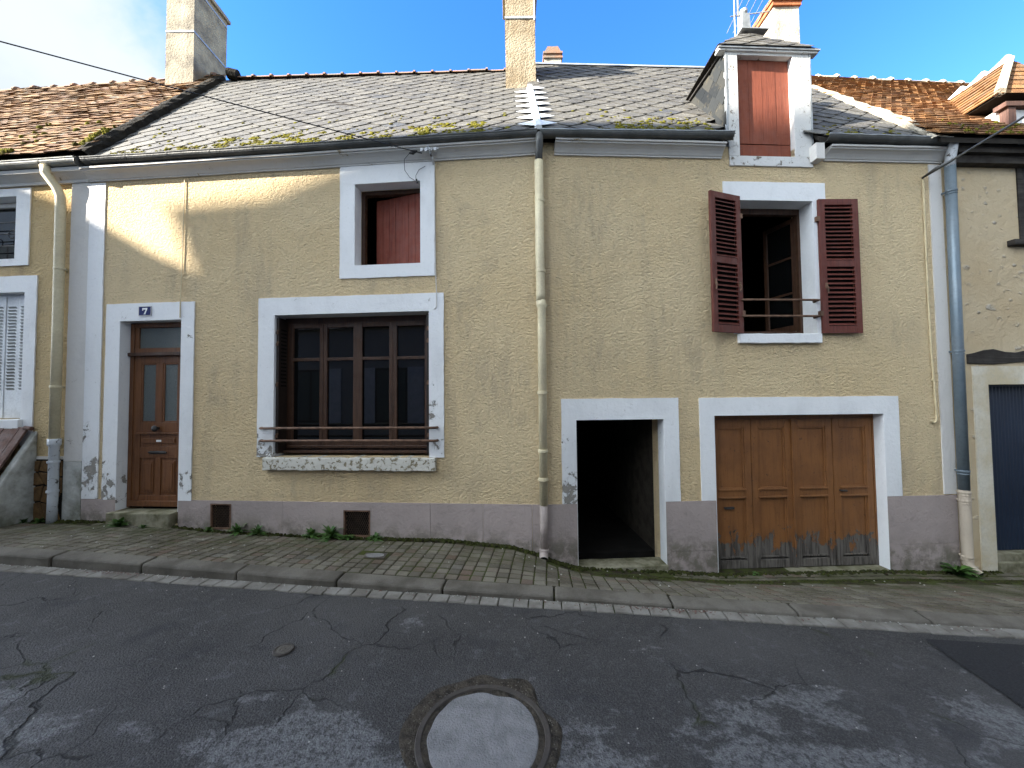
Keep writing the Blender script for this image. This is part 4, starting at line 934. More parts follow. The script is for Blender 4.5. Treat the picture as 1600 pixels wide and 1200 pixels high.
# hipped little roof
bk = roof_y(2.4, 6.2); rb = roof_y(2.95, 6.86)
e0, e1 = WR(2.285, 6.168, .055), WR(3.60, 6.168, .055); a0, a1 = WR(2.955, 6.80, -.42), WR(2.955, 6.80, -rb); b0, b1 = WR(2.345, 6.178, -bk-.05), WR(3.60, 6.18, -bk-.05)
m = MB(); m.poly([e0, e1, a0]); m.poly([e0, a0, a1, b0]); m.poly([e1, b1, a1, a0]); m.poly([e0, b0, b1, e1]); droof = m.build('dormer_roof', 'deck', dorm)
def tri_slates(A, B, Cc, w, h, par, mat, name='slate', lift=.008, diag=False, out=(0, -.3, 1)):
    """lay slates on the triangle A,B (foot) to C"""
    A, B, Cc = Vector(A), Vector(B), Vector(Cc); du = (B-A).normalized(); n = (B-A).cross(Cc-A).normalized(); dv = n.cross(du)
    L = (B-A).length; cx, cy = (Cc-A).dot(du), (Cc-A).dot(dv)
    sgn = 1 if cy > 0 else -1; cy = abs(cy); dv = dv*sgn; n = du.cross(dv)
    if n.dot(Vector(out)) < 0: n = -n
    r = 0; y = 0.
    while y < cy:
        x = -w+(w/2 if r % 2 else 0)
        while x < L+w:
            poly = [(x+.002, y-.0), (x+w-.002, y-.0), (x+w-.002, y+h*1.1), (x+.002, y+h*1.1)] if not diag else [(x, y), (x+w/2, y-h), (x+w, y), (x+w/2, y+h)]
            poly = clip(poly, 0, -1, 0); 
            if len(poly) >= 3: poly = clip(poly, -cy, cx, 0)
            if len(poly) >= 3: poly = clip(poly, cy, L-cx, L*cy)
            if len(poly) >= 3 and area(poly) > w*h*.12:
                mm = MB(); q = jig(.002); mm.prism([A+du*px+dv*py+n*(lift+q+.008*(1-(py-y)/h)) for px, py in poly], n*-.006); mm.build(name, mat, par)
            x += w
        y += h; r += 1
tri_slates(e0, e1, a0, .30, .125, droof, 'slate', diag=True)
tri_slates(b0, e0, a0, .26, .20, droof, 'slate')
# cheeks: slated on both sides
for u, sg in ((2.405, -1), (3.49, 1)):
    f0, f1 = WR(u, 4.93, -.0), WR(u, 6.13, -.0); bkp = WR(u, 6.13, -roof_y(u, 6.13)); m = MB(); m.prism([f0, f1, bkp], DR*(-sg*.04)); chk = m.build('cheek', 'deck', dorm)
    if sg < 0: tri_slates(WR(u-.004, 6.125, -roof_y(u, 6.125)), WR(u-.004, 4.95, .01), WR(u-.004, 6.125, .0), .25, .135, chk, 'slate2', 'cheek_slate', .012, False, (-1, 0, 0))
    m = MB(); m.wbox(WR, u-.018 if sg < 0 else u, u if sg < 0 else u+.018, 4.95, 6.13, -.02, .022); m.build('corner_flashing', 'zinc', dorm)
m = MB(); m.prism([WR(2.355, 6.135, -.051), WR(2.40, 6.135, -.051), WR(2.40, 6.155, -.051), WR(2.355, 6.155, -.051)], WR(2.285, 6.16, -bk)-WR(2.285, 6.16, -.051)); m.build('side_eave', 'black_iron', dorm)
m = MB(); m.prism([WR(2.30, 4.985, .0), WR(2.40, 4.985, .0), WR(2.40, 5.0, .0), WR(2.30, 5.0, .0)], WR(2.36, 6.12, -roof_y(2.4, 6.10))-WR(2.36, 4.985, .0)); m.build('step_flashing', 'zinc', dorm)
m = MB(); m.prism([WR(2.885, 6.80, -.36), WR(3.015, 6.80, -.36), WR(3.0, 7.04, -.36), WR(2.90, 7.04, -.36)], OR*-.1); m.wbox(WR, 2.86, 3.24, 6.785, 6.80, -.52, -.32); m.tube([WR(2.95, 7.04, -.41), WR(2.95, 7.08, -.41), WR(2.95, 7.12, -.41), WR(2.95, 7.16, -.41)], [.02, .05, .05, .01], 10); m.build('finial', 'zinc', dorm)
m = MB(); m.wbox(WR, 3.45, 3.56, 4.70, 4.90, -.02, .12); m.build('gutter_end_plate', 'grey_white', dorm)
m = MB(); m.prism([WR(3.50, 4.86, .012), WR(3.60, 4.86, .012), WR(3.60, 4.80, .012), WR(3.50, 4.72, .012)], OR*.10)

# --- television aerial behind the dormer
aer = MB(); ax, ay = 3.78, 6.1
aer.tube([(ax, ay, 6.5), (ax, ay, 8.5)], .014, 6); aer.tube([(ax-.12, ay+.02, 8.02), (ax+.45, ay-.10, 7.98)], .009, 5)
for k in range(5):
    x = ax-.05+k*.1; aer.tube([(x-.02, ay-.28-.02*k, 8.04-.01*k), (x+.02, ay+.28-.02*k, 7.99-.01*k)], .005, 4)
aer.tube([(ax-.10, ay, 7.62), (ax+.10, ay-.1, 7.66)], .018, 6); aer.tube([(ax+.03, ay, 7.5), (ax+.08, ay, 7.2), (ax+.02, ay, 6.9), (ax+.05, ay, 6.6)], .006, 4); aer.tube([(ax-.06, ay, 7.45), (ax-.06, ay, 8.3)], .012, 5)
aer = tag(aer.build('television_aerial', 'zinc_left'), 'thin metal television aerial on a mast behind the dormer roof', 'aerial')

# --- pipes on the house
def collar(m, P, r, h, n=12): m.tube([P-Vector((0, 0, h/2)), P-Vector((0, 0, h/2-.004)), P+Vector((0, 0, h/2-.004)), P+Vector((0, 0, h/2))], [r*.97, r, r, r*.97], n)
def pipe_p(u, z, o): return (WL if u < 0 else WR)(u, z, o)
dp = MB(); dp.tube([WR(.0, 4.62, .075), WR(-.0, 3.4, .07), WR(.005, 3.0, .072), WR(.0, 2.92, .072)], .053, 14); dp = dp.build('downpipe', 'pvc', H, smooth=True)
m = MB(); m.tube([WR(0, 4.90, .15), WR(0, 4.80, .155), WR(0, 4.72, .10), WR(0, 4.60, .075)], .045, 12); m.build('pipe_head', 'zinc_dark', dp, smooth=True)
m = MB(); m.tube([WR(0.005, 2.93, .07), WR(.008, 2.88, .07), WR(.02, 2.86, .072), WR(.015, 2.83, .072), WR(.012, 2.6, .07), WR(.008, .52, .07)], [.055, .06, .062, .05, .05, .048], 14); m.build('lower_pipe', 'pvc', dp, smooth=True)
m = MB(); m.tube([WR(.008, .515, .07), WR(.005, -.01, .07)], .046, 14); m.tube([WR(.005, .02, .07), WR(.0, -.03, .08), WR(-.01, -.075, .15)], [.048, .05, .05], 14, False); m.build('pipe_shoe', 'pvc_pink', dp, smooth=True)
m = MB(); m.tube([WR(-.008, -.068, .135), WR(-.0115, -.079, .1545)], .044, 14); m.build('pipe_mouth', 'void', dp)
for z in (4.13, 3.28, 1.83, 1.15, .82, .0):
    m = MB(); collar(m, WR(.007, z, .07), .06, .035); m.wbox(WR, -.01, .025, z-.012, z+.012, .0, .06); m.build('pipe_collar', 'pvc' if z > .5 else 'pvc_pink', dp)
dp = MB(); dp.tube([WR(5.235, 4.66, .09), WR(5.22, 2.7, .09), WR(5.205, .58, .09)], .053, 14); dp = dp.build('downpipe', 'pipe_blue', H, smooth=True)
m = MB(); m.tube([WR(5.20, 4.93, .16), WR(5.20, 4.90, .16), WR(5.225, 4.72, .1), WR(5.235, 4.64, .09)], .052, 12); m.build('pipe_head', 'cast_iron', dp, smooth=True)
m = MB(); m.tube([WR(5.205, .59, .09), WR(5.205, -.30, .09), WR(5.215, -.36, .12), WR(5.23, -.40, .19)], [.055, .052, .05, .045], 12, False); m.build('pipe_shoe', 'beige_iron', dp, smooth=True)
m = MB(); m.tube([WR(5.228, -.395, .182), WR(5.2305, -.402, .193)], .042, 12); m.build('pipe_mouth', 'void', dp)
for z in (4.33, 2.30, .82, .56, .46, -.22):
    m = MB(); collar(m, WR(5.2+.007*z, z, .09), .061, .022); collar(m, WR(5.2+.007*z, z-.035, .09), .059, .012); m.wbox(WR, 5.19, 5.21, z-.01, z+.01, .0, .06); m.build('pipe_collar', 'pipe_blue' if z > .6 else 'beige_iron', dp)
# --- cables clipped to the front
m = MB(); m.tube([WL(-4.652, 4.70, .012), WL(-4.655, 4.1, .014), WL(-4.665, 3.4, .012), WL(-4.672, 3.0, .02), WL(-4.672, 2.86, .02)], .006, 5); m.build('wall_cable', 'conduit', H)
m = MB(); m.tube([WL(-1.288, 4.71, .012), WL(-1.286, 4.0, .014), WL(-1.28, 3.4, .012), WL(-1.268, 3.08, .018), WL(-1.268, 2.9, .018), WL(-1.30, 2.875, .018)], .006, 5); m.build('wall_cable', 'grey_white', H)
m = MB(); m.tube([WR(4.955, 4.56, .015), WR(4.95, 4.0, .016), WR(4.945, 3.1, .016), WR(4.955, 2.3, .016), WR(4.98, 1.6, .016), WR(4.985, 1.46, .016), WR(4.965, 1.42, .016), WR(4.93, 1.41, .018), WR(4.905, 1.44, .02)], .012, 7); cd = m.build('wall_conduit', 'conduit', H, smooth=True)
for z in (4.3, 3.7, 3.1, 2.5, 1.95):
    m = MB(); m.tube([WR(4.952, z-.012, .016), WR(4.952, z+.012, .016)], .016, 7); m.build('conduit_clip', 'conduit', cd)

# ================================================================== LEFT NEIGHBOUR
N1 = thing('tiled_house', 'neighbouring house with old mossy brown clay tile roof and white louvred shutters', 'house', (-9, 5.5, .2))
hN = [(-8.75, -7.136, 3.736, 4.612), (-8.75, -6.96, 1.56, 3.28)]
wall_holes(WL, -14, -6.031, -.3, 4.90, hN).build('facade_wall', 'stucco_left', N1)
m = MB(); slab_j(m, WL, -6.30, -6.032, 1.0, 4.74, 0, .012, edges='L'); m.build('corner_strip', 'grey_white', N1)
m = MB(); slab_j(m, WL, -6.30, -6.034, -.3, .996, 0, .014, edges='L'); m.build('corner_foot', 'plaster_grey', N1)
surround(WL, (-8.95, -6.925, 3.645, 4.715), (-8.746, -7.14, 3.74, 4.608), 'LRTB', depth=.15).build('window_surround', 'white', N1)
surround(WL, (-8.95, -6.78, 1.2, 3.50), (-8.746, -6.964, 1.55, 3.276), 'LRT', depth=.12).build('window_surround', 'white', N1)
wn_ = MB()
for (a, b, c, d) in ((-8.74, -8.68, 3.745, 4.60), (-7.21, -7.145, 3.745, 4.60), (-8.68, -7.21, 4.54, 4.60), (-8.68, -7.21, 3.745, 3.80), (-7.98, -7.92, 3.80, 4.54)): wn_.wbox(WL, a, b, c, d, -.2, -.14)
wn_ = wn_.build('upper_window', 'grey_white', N1)
for a, b in ((-8.68, -7.98), (-7.92, -7.21)): m = MB(); m.wbox(WL, a, b, 3.80, 4.54, -.18, -.175); m.build('pane', 'glass', wn_)
m = MB()
for z in (3.95, 4.12, 4.28): m.tube([WL(-8.75, z, -.06), WL(-7.14, z, -.06)], .008, 5)
for k in range(5):
    c = -7.28-k*.3; m.tube([WL(c+.06*math.cos(t), 4.11+.06*math.sin(t), -.05) for t in [2*math.pi*q/10 for q in range(11)]], .006, 4)
m.build('window_grille', 'black_iron', wn_)
m = MB(); m.wbox(WL, -8.74, -7.15, 3.74, 4.6, -.5, -.45); m.build('window_backing', 'void', wn_)  # black sheet so the window opening reads as an unlit room
shp = MB(); shp.wbox(WL, -8.746, -6.966, 1.56, 3.274, -.115, -.10); shp = shp.build('metal_shutters', 'white_metal', N1)
for k in range(8):
    b = -6.975-k*.2; a = b-.192; m = MB(); m.wbox(WL, a, b, 1.565, 3.24, -.0995, -.075-.006*(k % 2)); lf = m.build('shutter_leaf', 'white_metal', shp, bevel=.003)
    if k < 9:
        for q in range(26):
            z = 1.95+q*.045; mm = MB(); mm.wbox(WL, a+.035, b-.035, z, z+.012, -.075-.006*(k % 2)-.004, -.075-.006*(k % 2)+.0015); mm.prism([WL(a+.035, z+.012, -.08), WL(b-.035, z+.012, -.08), WL(b-.035, z+.026, -.062-.006*(k % 2)), WL(a+.035, z+.026, -.062-.006*(k % 2))], (0, 0, .003)); mm.build('louvre', 'white_metal' if q % 1 else 'zinc_left', shp)
for z in (2.95, 2.35, 1.75): m = MB(); m.wbox(WL, -6.99, -6.968, z, z+.07, -.08, -.055); m.build('hinge', 'white_metal', shp)
m = MB(); slab_j(m, WL, -9.0, -6.925, 1.43, 1.555, -.12, .06, j=.004); m.build('window_sill', 'white', N1, bevel=.008)
# cornice, gutter and pipe
prof = [(.0005, 4.735), (.03, 4.735), (.035, 4.77), (.07, 4.80), (.11, 4.83), (.13, 4.84), (.13, 4.89), (.0005, 4.89)]
m = MB(); m.sweep(prof, lambda o, z: WL(-14, z, o), lambda o, z: WL(-6.033, z, o), 20); m.build('cornice', 'cornice', N1)
g = gutter(fr(WL, -14, 4.965, .145), fr(WL, -6.03, 4.965, .145)).build('roof_gutter', 'zinc_left', N1)
m = MB(); m.tube([WL(-14, 4.97, .207), WL(-6.03, 4.97, .207)], .009, 6); m.build('gutter_bead', 'zinc_left', g)
for u in (-8.6, -7.9, -7.2, -6.55): m = MB(); pr = [(.0655*math.cos(t), .0655*math.sin(t)) for t in [math.pi*1.02+math.pi*.96*q/8 for q in range(9)]]; m.grid([[WL(u+du, 4.965+q[1], .145+q[0]) for q in pr] for du in (-.01, .01)]); m.build('gutter_bracket', 'zinc_dark', g)
m = MB(); m.tube([WL(-6.03, 4.935, .145), WL(-6.022, 4.935, .145)], .064, 14); m.build('gutter_end', 'zinc_dark', g)
dp = MB(); dp.tube([WL(-6.50, 4.90, .16), WL(-6.49, 4.80, .155), WL(-6.40, 4.63, .10), WL(-6.365, 4.52, .085), WL(-6.365, 4.4, .08), WL(-6.36, 2.8, .075), WL(-6.355, 1.24, .075)], .052, 14); dp = dp.build('downpipe', 'pvc', N1, smooth=True)
m = MB(); m.tube([WL(-6.355, 1.30, .075), WL(-6.355, 1.22, .075), WL(-6.355, 1.20, .075), WL(-6.352, .5, .075), WL(-6.352, .2, .08)], [.064, .064, .05, .05, .05], 14); m.build('iron_pipe', 'cast_iron', dp, smooth=True)
for z in (3.55, 1.98, 1.0, .62): m = MB(); collar(m, WL(-6.357, z, .075), .06, .03); m.wbox(WL, -6.37, -6.34, z-.012, z+.012, .0, .06); m.build('pipe_collar', 'pvc' if z > 1.3 else 'cast_iron', dp)
# brown facing stones at the foot
m = MB(); m.wbox(WL, -6.80, -6.302, -.2, 1.02, .0002, .012); fs = m.build('stone_facing', 'mortar_dark', N1)
m = MB(); m.wbox(WL, -6.80, -6.302, 1.022, 1.06, .0002, .014); m.build('facing_edge', 'grey_white', N1)
cells = [[(-6.79, 1.0), (-6.62, 1.0), (-6.66, .86), (-6.79, .88)], [(-6.60, 1.0), (-6.44, 1.0), (-6.52, .86), (-6.64, .87)], [(-6.42, 1.0), (-6.31, 1.0), (-6.31, .80), (-6.47, .83), (-6.50, .87)], [(-6.79, .86), (-6.67, .84), (-6.56, .70), (-6.79, .66)], [(-6.65, .85), (-6.51, .84), (-6.46, .80), (-6.54, .68)], [(-6.44, .80), (-6.31, .78), (-6.31, .58), (-6.52, .66)], [(-6.79, .64), (-6.58, .68), (-6.62, .48), (-6.79, .45)], [(-6.56, .67), (-6.33, .57), (-6.40, .42), (-6.60, .47)], [(-6.79, .43), (-6.62, .46), (-6.55, .25), (-6.79, .2)], [(-6.60, .45), (-6.38, .40), (-6.31, .2), (-6.53, .24)]]
for c in cells: m = MB(); m.prism([WL(u, z, .03+jig(.006)) for u, z in c], OL*-.028); m.build('facing_stone', 'stone_face', fs, bevel=.008)
# sloping cellar hatch
hat = MB(); hat.prism([WL(-6.80, 1.40, .0), WL(-6.80, .0, .0), WL(-6.80, .0, .68), WL(-6.80, .22, .64)], DL*.10); hat = hat.build('hatch_cheek', 'plaster_grey', N1, bevel=.02)
for k in range(14):
    a = -6.785-k*.115; b = a-.108; q = jig(.004)
    m = MB(); m.prism([WL(a, 1.44, .03+q), WL(b, 1.44, .03+q), WL(b, .21, .68+q), WL(a, .21, .68+q)], OL*.02+Vector((0, 0, .012))); m.build('hatch_board', 'hatch_wood', hat)
m = MB(); m.prism([WL(-8.50, 1.40, .0), WL(-8.50, .0, .0), WL(-8.50, .0, .68), WL(-8.50, .22, .64)], DL*.10); m.build('hatch_cheek', 'plaster_grey', N1, bevel=.02)
m = MB(); m.tube([WL(-6.83, 1.44, .05), WL(-6.73, 1.43, .05)], .028, 8); m.build('hatch_hinge', 'hatch_wood', hat)
# roof
QN = Quad(WL(-14, 5.0, .15), WL(-5.93, 5.0, .15), (-14, 7.9, 8.08), (-5.62, 7.36, 8.10))
troof = MB(); troof.prism([QN.p(0, 0), QN.p(QN.W, 0), QN.p(QN.W, QN.H), QN.p(0, QN.H)], (0, 0, -.06)); troof.prism([QN.p(0, QN.H, -.01), QN.p(QN.W, QN.H, -.01), Vector((-5.65, 11.2, 4.9)), Vector((-14, 11.4, 4.9))], (0, 0, -.05)); troof = troof.build('tile_roof', 'deck', N1)
m = MB(); m.box(-14, -5.75, 10.9, 11.1, -.2, 5); m.box(-14.1, -14, 5.8, 11, -.2, 5); m.build('rear_wall', 'dark_room', N1)
def tile_field(Q, par, mat, tw, gauge, x_from, nm='roof_tile', lift=.03):
    tl = gauge*1.9; th = .014; items = []
    tv = [(-tw/2, 0), (-tw/2+.0, tl), (tw/2, tl), (tw/2, 0)]
    mt = MB(); mt.prism([(-tw*.48, 0, .030), (tw*.48, 0, .030), (tw*.48, tl, .004), (-tw*.48, tl, .004)], (0, 0, -th)); me = mt.mesh(nm, MAT[mat])
    rows = int(Q.H/gauge); cols = int((Q.W-x_from)/tw)
    for j in range(rows+1):
        sag = .0
        for i in range(cols+1):
            x = Q.W-tw*(i+.5)+(tw/2 if j % 2 else 0)+jig(.008); y = j*gauge+jig(.010)
            if x < x_from or x > Q.W-tw*.3: continue
            P = Q.p(x, y); vis = abs(P.x) < 1.36*P.y+.1
            wob = .028*noise.noise((x*1.1, y*1.3, 3))
            M = Q.mat(x, y, lift+wob+abs(jig(.012)), jig(.06)) @ Matrix.Rotation(jig(.06), 4, 'Y') @ Matrix.Rotation(jig(.05), 4, 'X')
            items.append(((P.length if vis else 99), M))
    items.sort(key=lambda t: t[0])
    for _, M in items[:300]: place(nm, me, par, M)
    b = MB()
    for _, M in items[300:]:
        i = len(b.v); b.v += [M @ v for v in mt.v]; b.f += [tuple(i+q for q in f) for f in mt.f]
    b.build('upper_tiles', mat, par, kind='stuff')
tile_field(QN, troof, 'tile_l', .175, .112, 2.2, lift=.05)
ridge_run((-13.8, 7.90, 8.12), (-5.75, 7.37, 8.14), .42, .075, 'ridge_tile', troof, .03)
# cemented verge; tile-overhang shade is put into its near-black colour
m = MB(); rows = []
for k in range(40):
    y = QN.H*k/39; c = QN.p(QN.W, y, .0); du, dv, n = QN.frame(QN.W, y)
    rows.append([c+du*(a+jig(.014))+n*(b+jig(.012)) for a, b in ((-.10, .085), (-.02, .09), (.035, .06), (.05, -.01), (.04, -.06))])
m.grid(rows); m.build('verge', 'mortar_dark', troof)
ch = chimney(-6.45, -5.93, 7.0, 7.82, 6.9, 9.72, 'chimney', N1)
for z in (8.72, 9.60):
    m = MB(); m.box(-6.458, -5.922, 6.992, 7.0, z, z+.035); m.box(-5.93, -5.922, 7.0, 7.82, z, z+.035); m.box(-6.458, -6.45, 7.0, 7.82, z, z+.035); m.build('iron_strap', 'zinc', ch)
m = MB()
for (x, y) in [(rnd.uniform(2.5, QN.W-.3), rnd.uniform(.02, 1.3)**1.0) for _ in range(110)]:
    if noise.noise((x*2, y*3, 1)) > .1: blob_on(m, QN.p(x, y, .085), QN.frame(x, y)[2], rnd.uniform(.02, .05), rnd.uniform(.015, .035))
for (x, y) in [(QN.W-1.15+jig(.1), .08+jig(.05)) for _ in range(26)]+[(QN.W-.12+jig(.08), .5+jig(.35)) for _ in range(30)]: blob_on(m, QN.p(x, y, .09), QN.frame(x, y)[2], rnd.uniform(.02, .045), rnd.uniform(.02, .04))
m.build('roof_moss', 'moss', troof, smooth=True, kind='stuff')

# ================================================================== RIGHT NEIGHBOUR
N2 = thing('roughcast_house', 'neighbouring house with bare roughcast wall, orange tile roof and dark blue door', 'house', (8, 5.4, -.5))
wall_holes(WR, 5.213, 13, -1.0, 4.86, [(5.70, 8.0, -.4, 1.888), (6.30, 7.6, 3.80, 4.75)]).build('facade_wall', 'roughcast', N2)
surround(WR, (5.50, 8.2, -.6, 2.115), (5.704, 7.996, -.4, 1.884), 'LRT', depth=.1).build('door_surround', 'cream_render', N2)
bd = MB(); bd.wbox(WR, 5.706, 7.994, -.245, 1.88, -.14, -.12); bd = bd.build('corrugated_door', 'blue_door', N2)
u = 5.71
while u < 7.3:
    m = MB(); m.prism([WR(u, -.24, -.1198), WR(u+.016, -.24, -.105), WR(u+.028, -.24, -.105), WR(u+.044, -.24, -.1198)], (0, 0, 2.10)); m.build('door_rib', 'blue_door', bd); u += .047
m = MB(); m.wbox(WR, 5.706, 7.994, -.42, -.25, -.14, -.02); m.wbox(WR, 5.706, 7.994, -.6, -.34, -.02, .04); m.build('door_step', 'concrete', N2, bevel=.01)
m = MB(); pts = [(5.44, 2.15), (5.44, 2.27), (5.55, 2.29), (5.68, 2.325), (5.8, 2.335), (5.95, 2.30), (6.1, 2.29), (6.3, 2.33), (6.6, 2.32), (7.2, 2.33), (8.3, 2.3), (8.3, 2.16), (6.2, 2.17), (5.8, 2.14)]; m.prism([WR(u, z, .02) for u, z in pts], OR*-.1); m.build('oak_lintel', 'black_wood', N2, bevel=.008)
wz = MB(); wz.wbox(WR, 6.255, 6.335, 3.74, 4.86, -.12, .015); wz.wbox(WR, 7.56, 7.64, 3.74, 4.86, -.12, .015); wz = wz.build('window_posts', 'black_wood', N2)
m = MB(); m.wbox(WR, 6.336, 6.62, 3.80, 4.80, -.06, -.03); m.build('blue_shutter', 'blue_paint', wz)
for k in range(5): m = MB(); m.wbox(WR, 6.336+k*.055, 6.352+k*.055, 3.80, 4.80, -.029, -.02); m.build('shutter_batten', 'black_iron', wz)
m = MB(); m.wbox(WR, 6.08, 7.8, 3.665, 3.737, -.1, .08); m.build('window_sill', 'black_wood', N2, bevel=.008)
m = MB(); m.wbox(WR, 5.28, 13, 4.70, 4.80, .0, .10); m.wbox(WR, 5.28, 13, 4.80, 4.90, -.1, .16); m.build('wall_plate', 'black_wood', N2)
QM = Quad(WR(4.97, 4.93, .22), WR(13, 4.90, .30), (5.20, 7.35, 8.03), (13, 7.8, 7.97))
mroof = MB(); mroof.prism([QM.p(0, 0), QM.p(QM.W, 0), QM.p(QM.W, QM.H), QM.p(0, QM.H)], (0, 0, -.06)); mroof.prism([QM.p(0, QM.H, -.01), QM.p(QM.W, QM.H, -.01), Vector((13, 11.4, 4.8)), Vector((5.35, 11.2, 4.8))], (0, 0, -.05)); mroof = mroof.build('tile_roof', 'deck', N2)
m = MB(); m.box(5.47, 13, 11, 11.2, -.6, 5); m.box(13, 13.1, 5.3, 11.2, -.9, 5); m.build('rear_wall', 'dark_room', N2)
QMf = Quad(QM.c[1], QM.c[0], QM.c[3], QM.c[2])
def tile_field_l(Q, par, mat, tw, gauge, x_to):
    tl = gauge*1.9; mt = MB(); mt.prism([(-tw*.48, 0, .030), (tw*.48, 0, .030), (tw*.48, tl, .004), (-tw*.48, tl, .004)], (0, 0, -.014)); me = mt.mesh('roof_tile', MAT[mat]); items = []
    for j in range(int(Q.H/gauge)+1):
        x = tw*.1+(tw/2 if j % 2 else 0)
        while x < x_to:
            xx = x+jig(.006); y = j*gauge+jig(.006); P = Q.p(xx, y); x += tw
            M = Q.mat(xx, y, .03+.015*noise.noise((xx, y, 4))+abs(jig(.005)), jig(.03)) @ Matrix.Rotation(jig(.025), 4, 'Y'); vis = abs(P.x) < 1.36*P.y+.1
            items.append(((P.length if vis else 99), M))
    items.sort(key=lambda t: t[0])
    for _, M in items[:300]: place('roof_tile', me, par, M)
    b = MB()
    for _, M in items[300:]:
        i = len(b.v); b.v += [M @ v for v in mt.v]; b.f += [tuple(i+q for q in f) for f in mt.f]
    b.build('upper_tiles', mat, par, kind='stuff')
tile_field_l(QM, mroof, 'tile_r', .165, .108, 5.6)
ridge_run((5.35, 7.36, 8.03), (12.5, 7.78, 8.0), .36, .07, 'mortar', mroof, .03)
m = MB(); rows = []
for k in range(46):
    y = QM.H*k/45; c = QM.p(0, y); du, dv, n = QM.frame(0, y)
    f_ = min(1, max(.25, (y-.05)/.5)); rows.append([c+du*(a+jig(.012))+n*(b*f_+jig(.014)) for a, b in ((-.10, -.05), (-.105, .02), (-.05, .06), (.03, .07), (.08, .04))])
m.grid(rows); m.build('verge', 'mortar', mroof)
m = MB()
for _ in range(120):
    x = rnd.uniform(.3, 3.2); y = rnd.random()**2*.6
    blob_on(m, QM.p(x, y, .06), QM.frame(x, y)[2], rnd.uniform(.012, .03), rnd.uniform(.01, .025))
m.build('roof_moss', 'moss', mroof, smooth=True, kind='stuff')
# its dormer at the edge of the picture
zE, zR_ = 5.70, 6.48; xA, xB, xC = 6.46, 7.12, 7.8; yF = 4.92
def my(z): return 4.72+(z-4.93)/1.19
d2 = MB(); d2.box(6.60, 6.70, 4.95, 5.05, 4.98, 5.60); d2.box(7.52, 7.62, 4.95, 5.05, 4.98, 5.60); d2.box(6.55, 7.67, 4.93, 5.07, 5.56, 5.62); d2 = d2.build('dormer', 'hatch_wood', N2)
for x_ in (6.61, 7.56): m = MB(); m.prism([(x_, 5.05, 5.22), (x_, 5.05, 5.60), (x_, my(5.60)+.12, 5.60)], (.05, 0, 0)); m.build('cheek', 'plaster_pale', d2)
m = MB(); m.box(6.705, 7.515, 5.0, 5.03, 5.0, 5.55); m.build('casement', 'white_metal', d2)
ap = Vector((xB, 5.29, zR_)); bkr = Vector((xB, my(zR_)+.1, zR_)); eL0, eL1 = Vector((xA, yF, zE)), Vector((xA, my(zE)+.1, zE)); eR0, eR1 = Vector((xC, yF, zE)), Vector((xC, my(zE)+.1, zE))
m = MB(); m.poly([eL0, ap, bkr, eL1]); m.poly([eL0, eR0, ap]); m.poly([eR0, eR1, bkr, ap]); m.poly([eL0, eL1, eR1, eR0]); dr = m.build('dormer_roof', 'deck', d2)
def quad_tiles(A, B, Cc, Dd, tw, gauge, par, mat):      # foot A-B, head D-C
    Q = Quad(A, B, Dd, Cc)
    for j in range(int(Q.H/gauge)+1):
        x = tw*.5*(j % 2)
        while x < Q.W:
            y = j*gauge; M = Q.mat(min(x+tw/2, Q.W), min(y, Q.H), .02+abs(jig(.006)), jig(.03)); wq = tw*.48*(lerp(1, (Dd-Cc).length/max(.01, Q.W), y/Q.H))
            mm = MB(); mm.prism([M @ Vector(p) for p in ((-wq, -.02, .022), (wq, -.02, .022), (wq, gauge*1.6, .004), (-wq, gauge*1.6, .004))], M.to_3x3() @ Vector((0, 0, -.014))); mm.build('roof_tile', mat, par); x += tw

def slope_tiles(A, B, Cc, Dd, tw, gauge, par, mat):      # foot A-B, head D-C, ragged ends cut to the slope's outline
    A, B, Cc, Dd = map(Vector, (A, B, Cc, Dd)); du = (B-A).normalized(); n = (B-A).cross(Dd-A).normalized(); n = n if n.z > 0 else -n; dv = n.cross(du); dv = dv if dv.z > 0 else -dv
    pts = [((p-A).dot(du), (p-A).dot(dv)) for p in (A, B, Cc, Dd)]; h = max(p[1] for p in pts); y = 0.; j = 0
    while y < h:
        x = -1+(tw/2 if j % 2 else 0)
        while x < pts[1][0]+1:
            poly = [(x+.003, y-.01), (x+tw-.003, y-.01), (x+tw-.003, y+gauge*1.3), (x+.003, y+gauge*1.3)]
            for k in range(4):
                p, q = pts[k], pts[(k+1) % 4]
                if len(poly) >= 3: poly = clip(poly, q[1]-p[1], -(q[0]-p[0]), (q[1]-p[1])*p[0]-(q[0]-p[0])*p[1])
            if len(poly) >= 3 and area(poly) > .002:
                mm = MB(); z_ = jig(.004); mm.prism([A+du*px+dv*py+n*(.02+z_+.02*(1-(py-y)/gauge)) for px, py in poly], n*-.014); mm.build('roof_tile', mat, par)
            x += tw
        y += gauge; j += 1
slope_tiles(eL1, eL0, ap, bkr, .165, .11, dr, 'tile_r')

tri_slates(eL0, eR0, ap, .165, .11, dr, 'tile_r', 'roof_tile', .012)
m = MB(); pp = [bkr.lerp(ap, k/3) for k in range(4)]
for k in range(3):
    a, b = pp[k], pp[k+1]; mm = MB(); mm.tube([a+Vector((0, 0, .0)), a.lerp(b, .6)+Vector((0, 0, .03)), b+Vector((0, 0, .06))], [.035, .05, .06], 8); mm.build('ridge_tile', 'plaster_pale', dr)
m = MB(); m.tube([ap+Vector((0, 0, .03)), ap.lerp(eL0, .5)+Vector((0, 0, .03)), eL0+Vector((0, 0, .03))], [.045, .05, .06], 6); m.build('hip_mortar', 'mortar', dr)

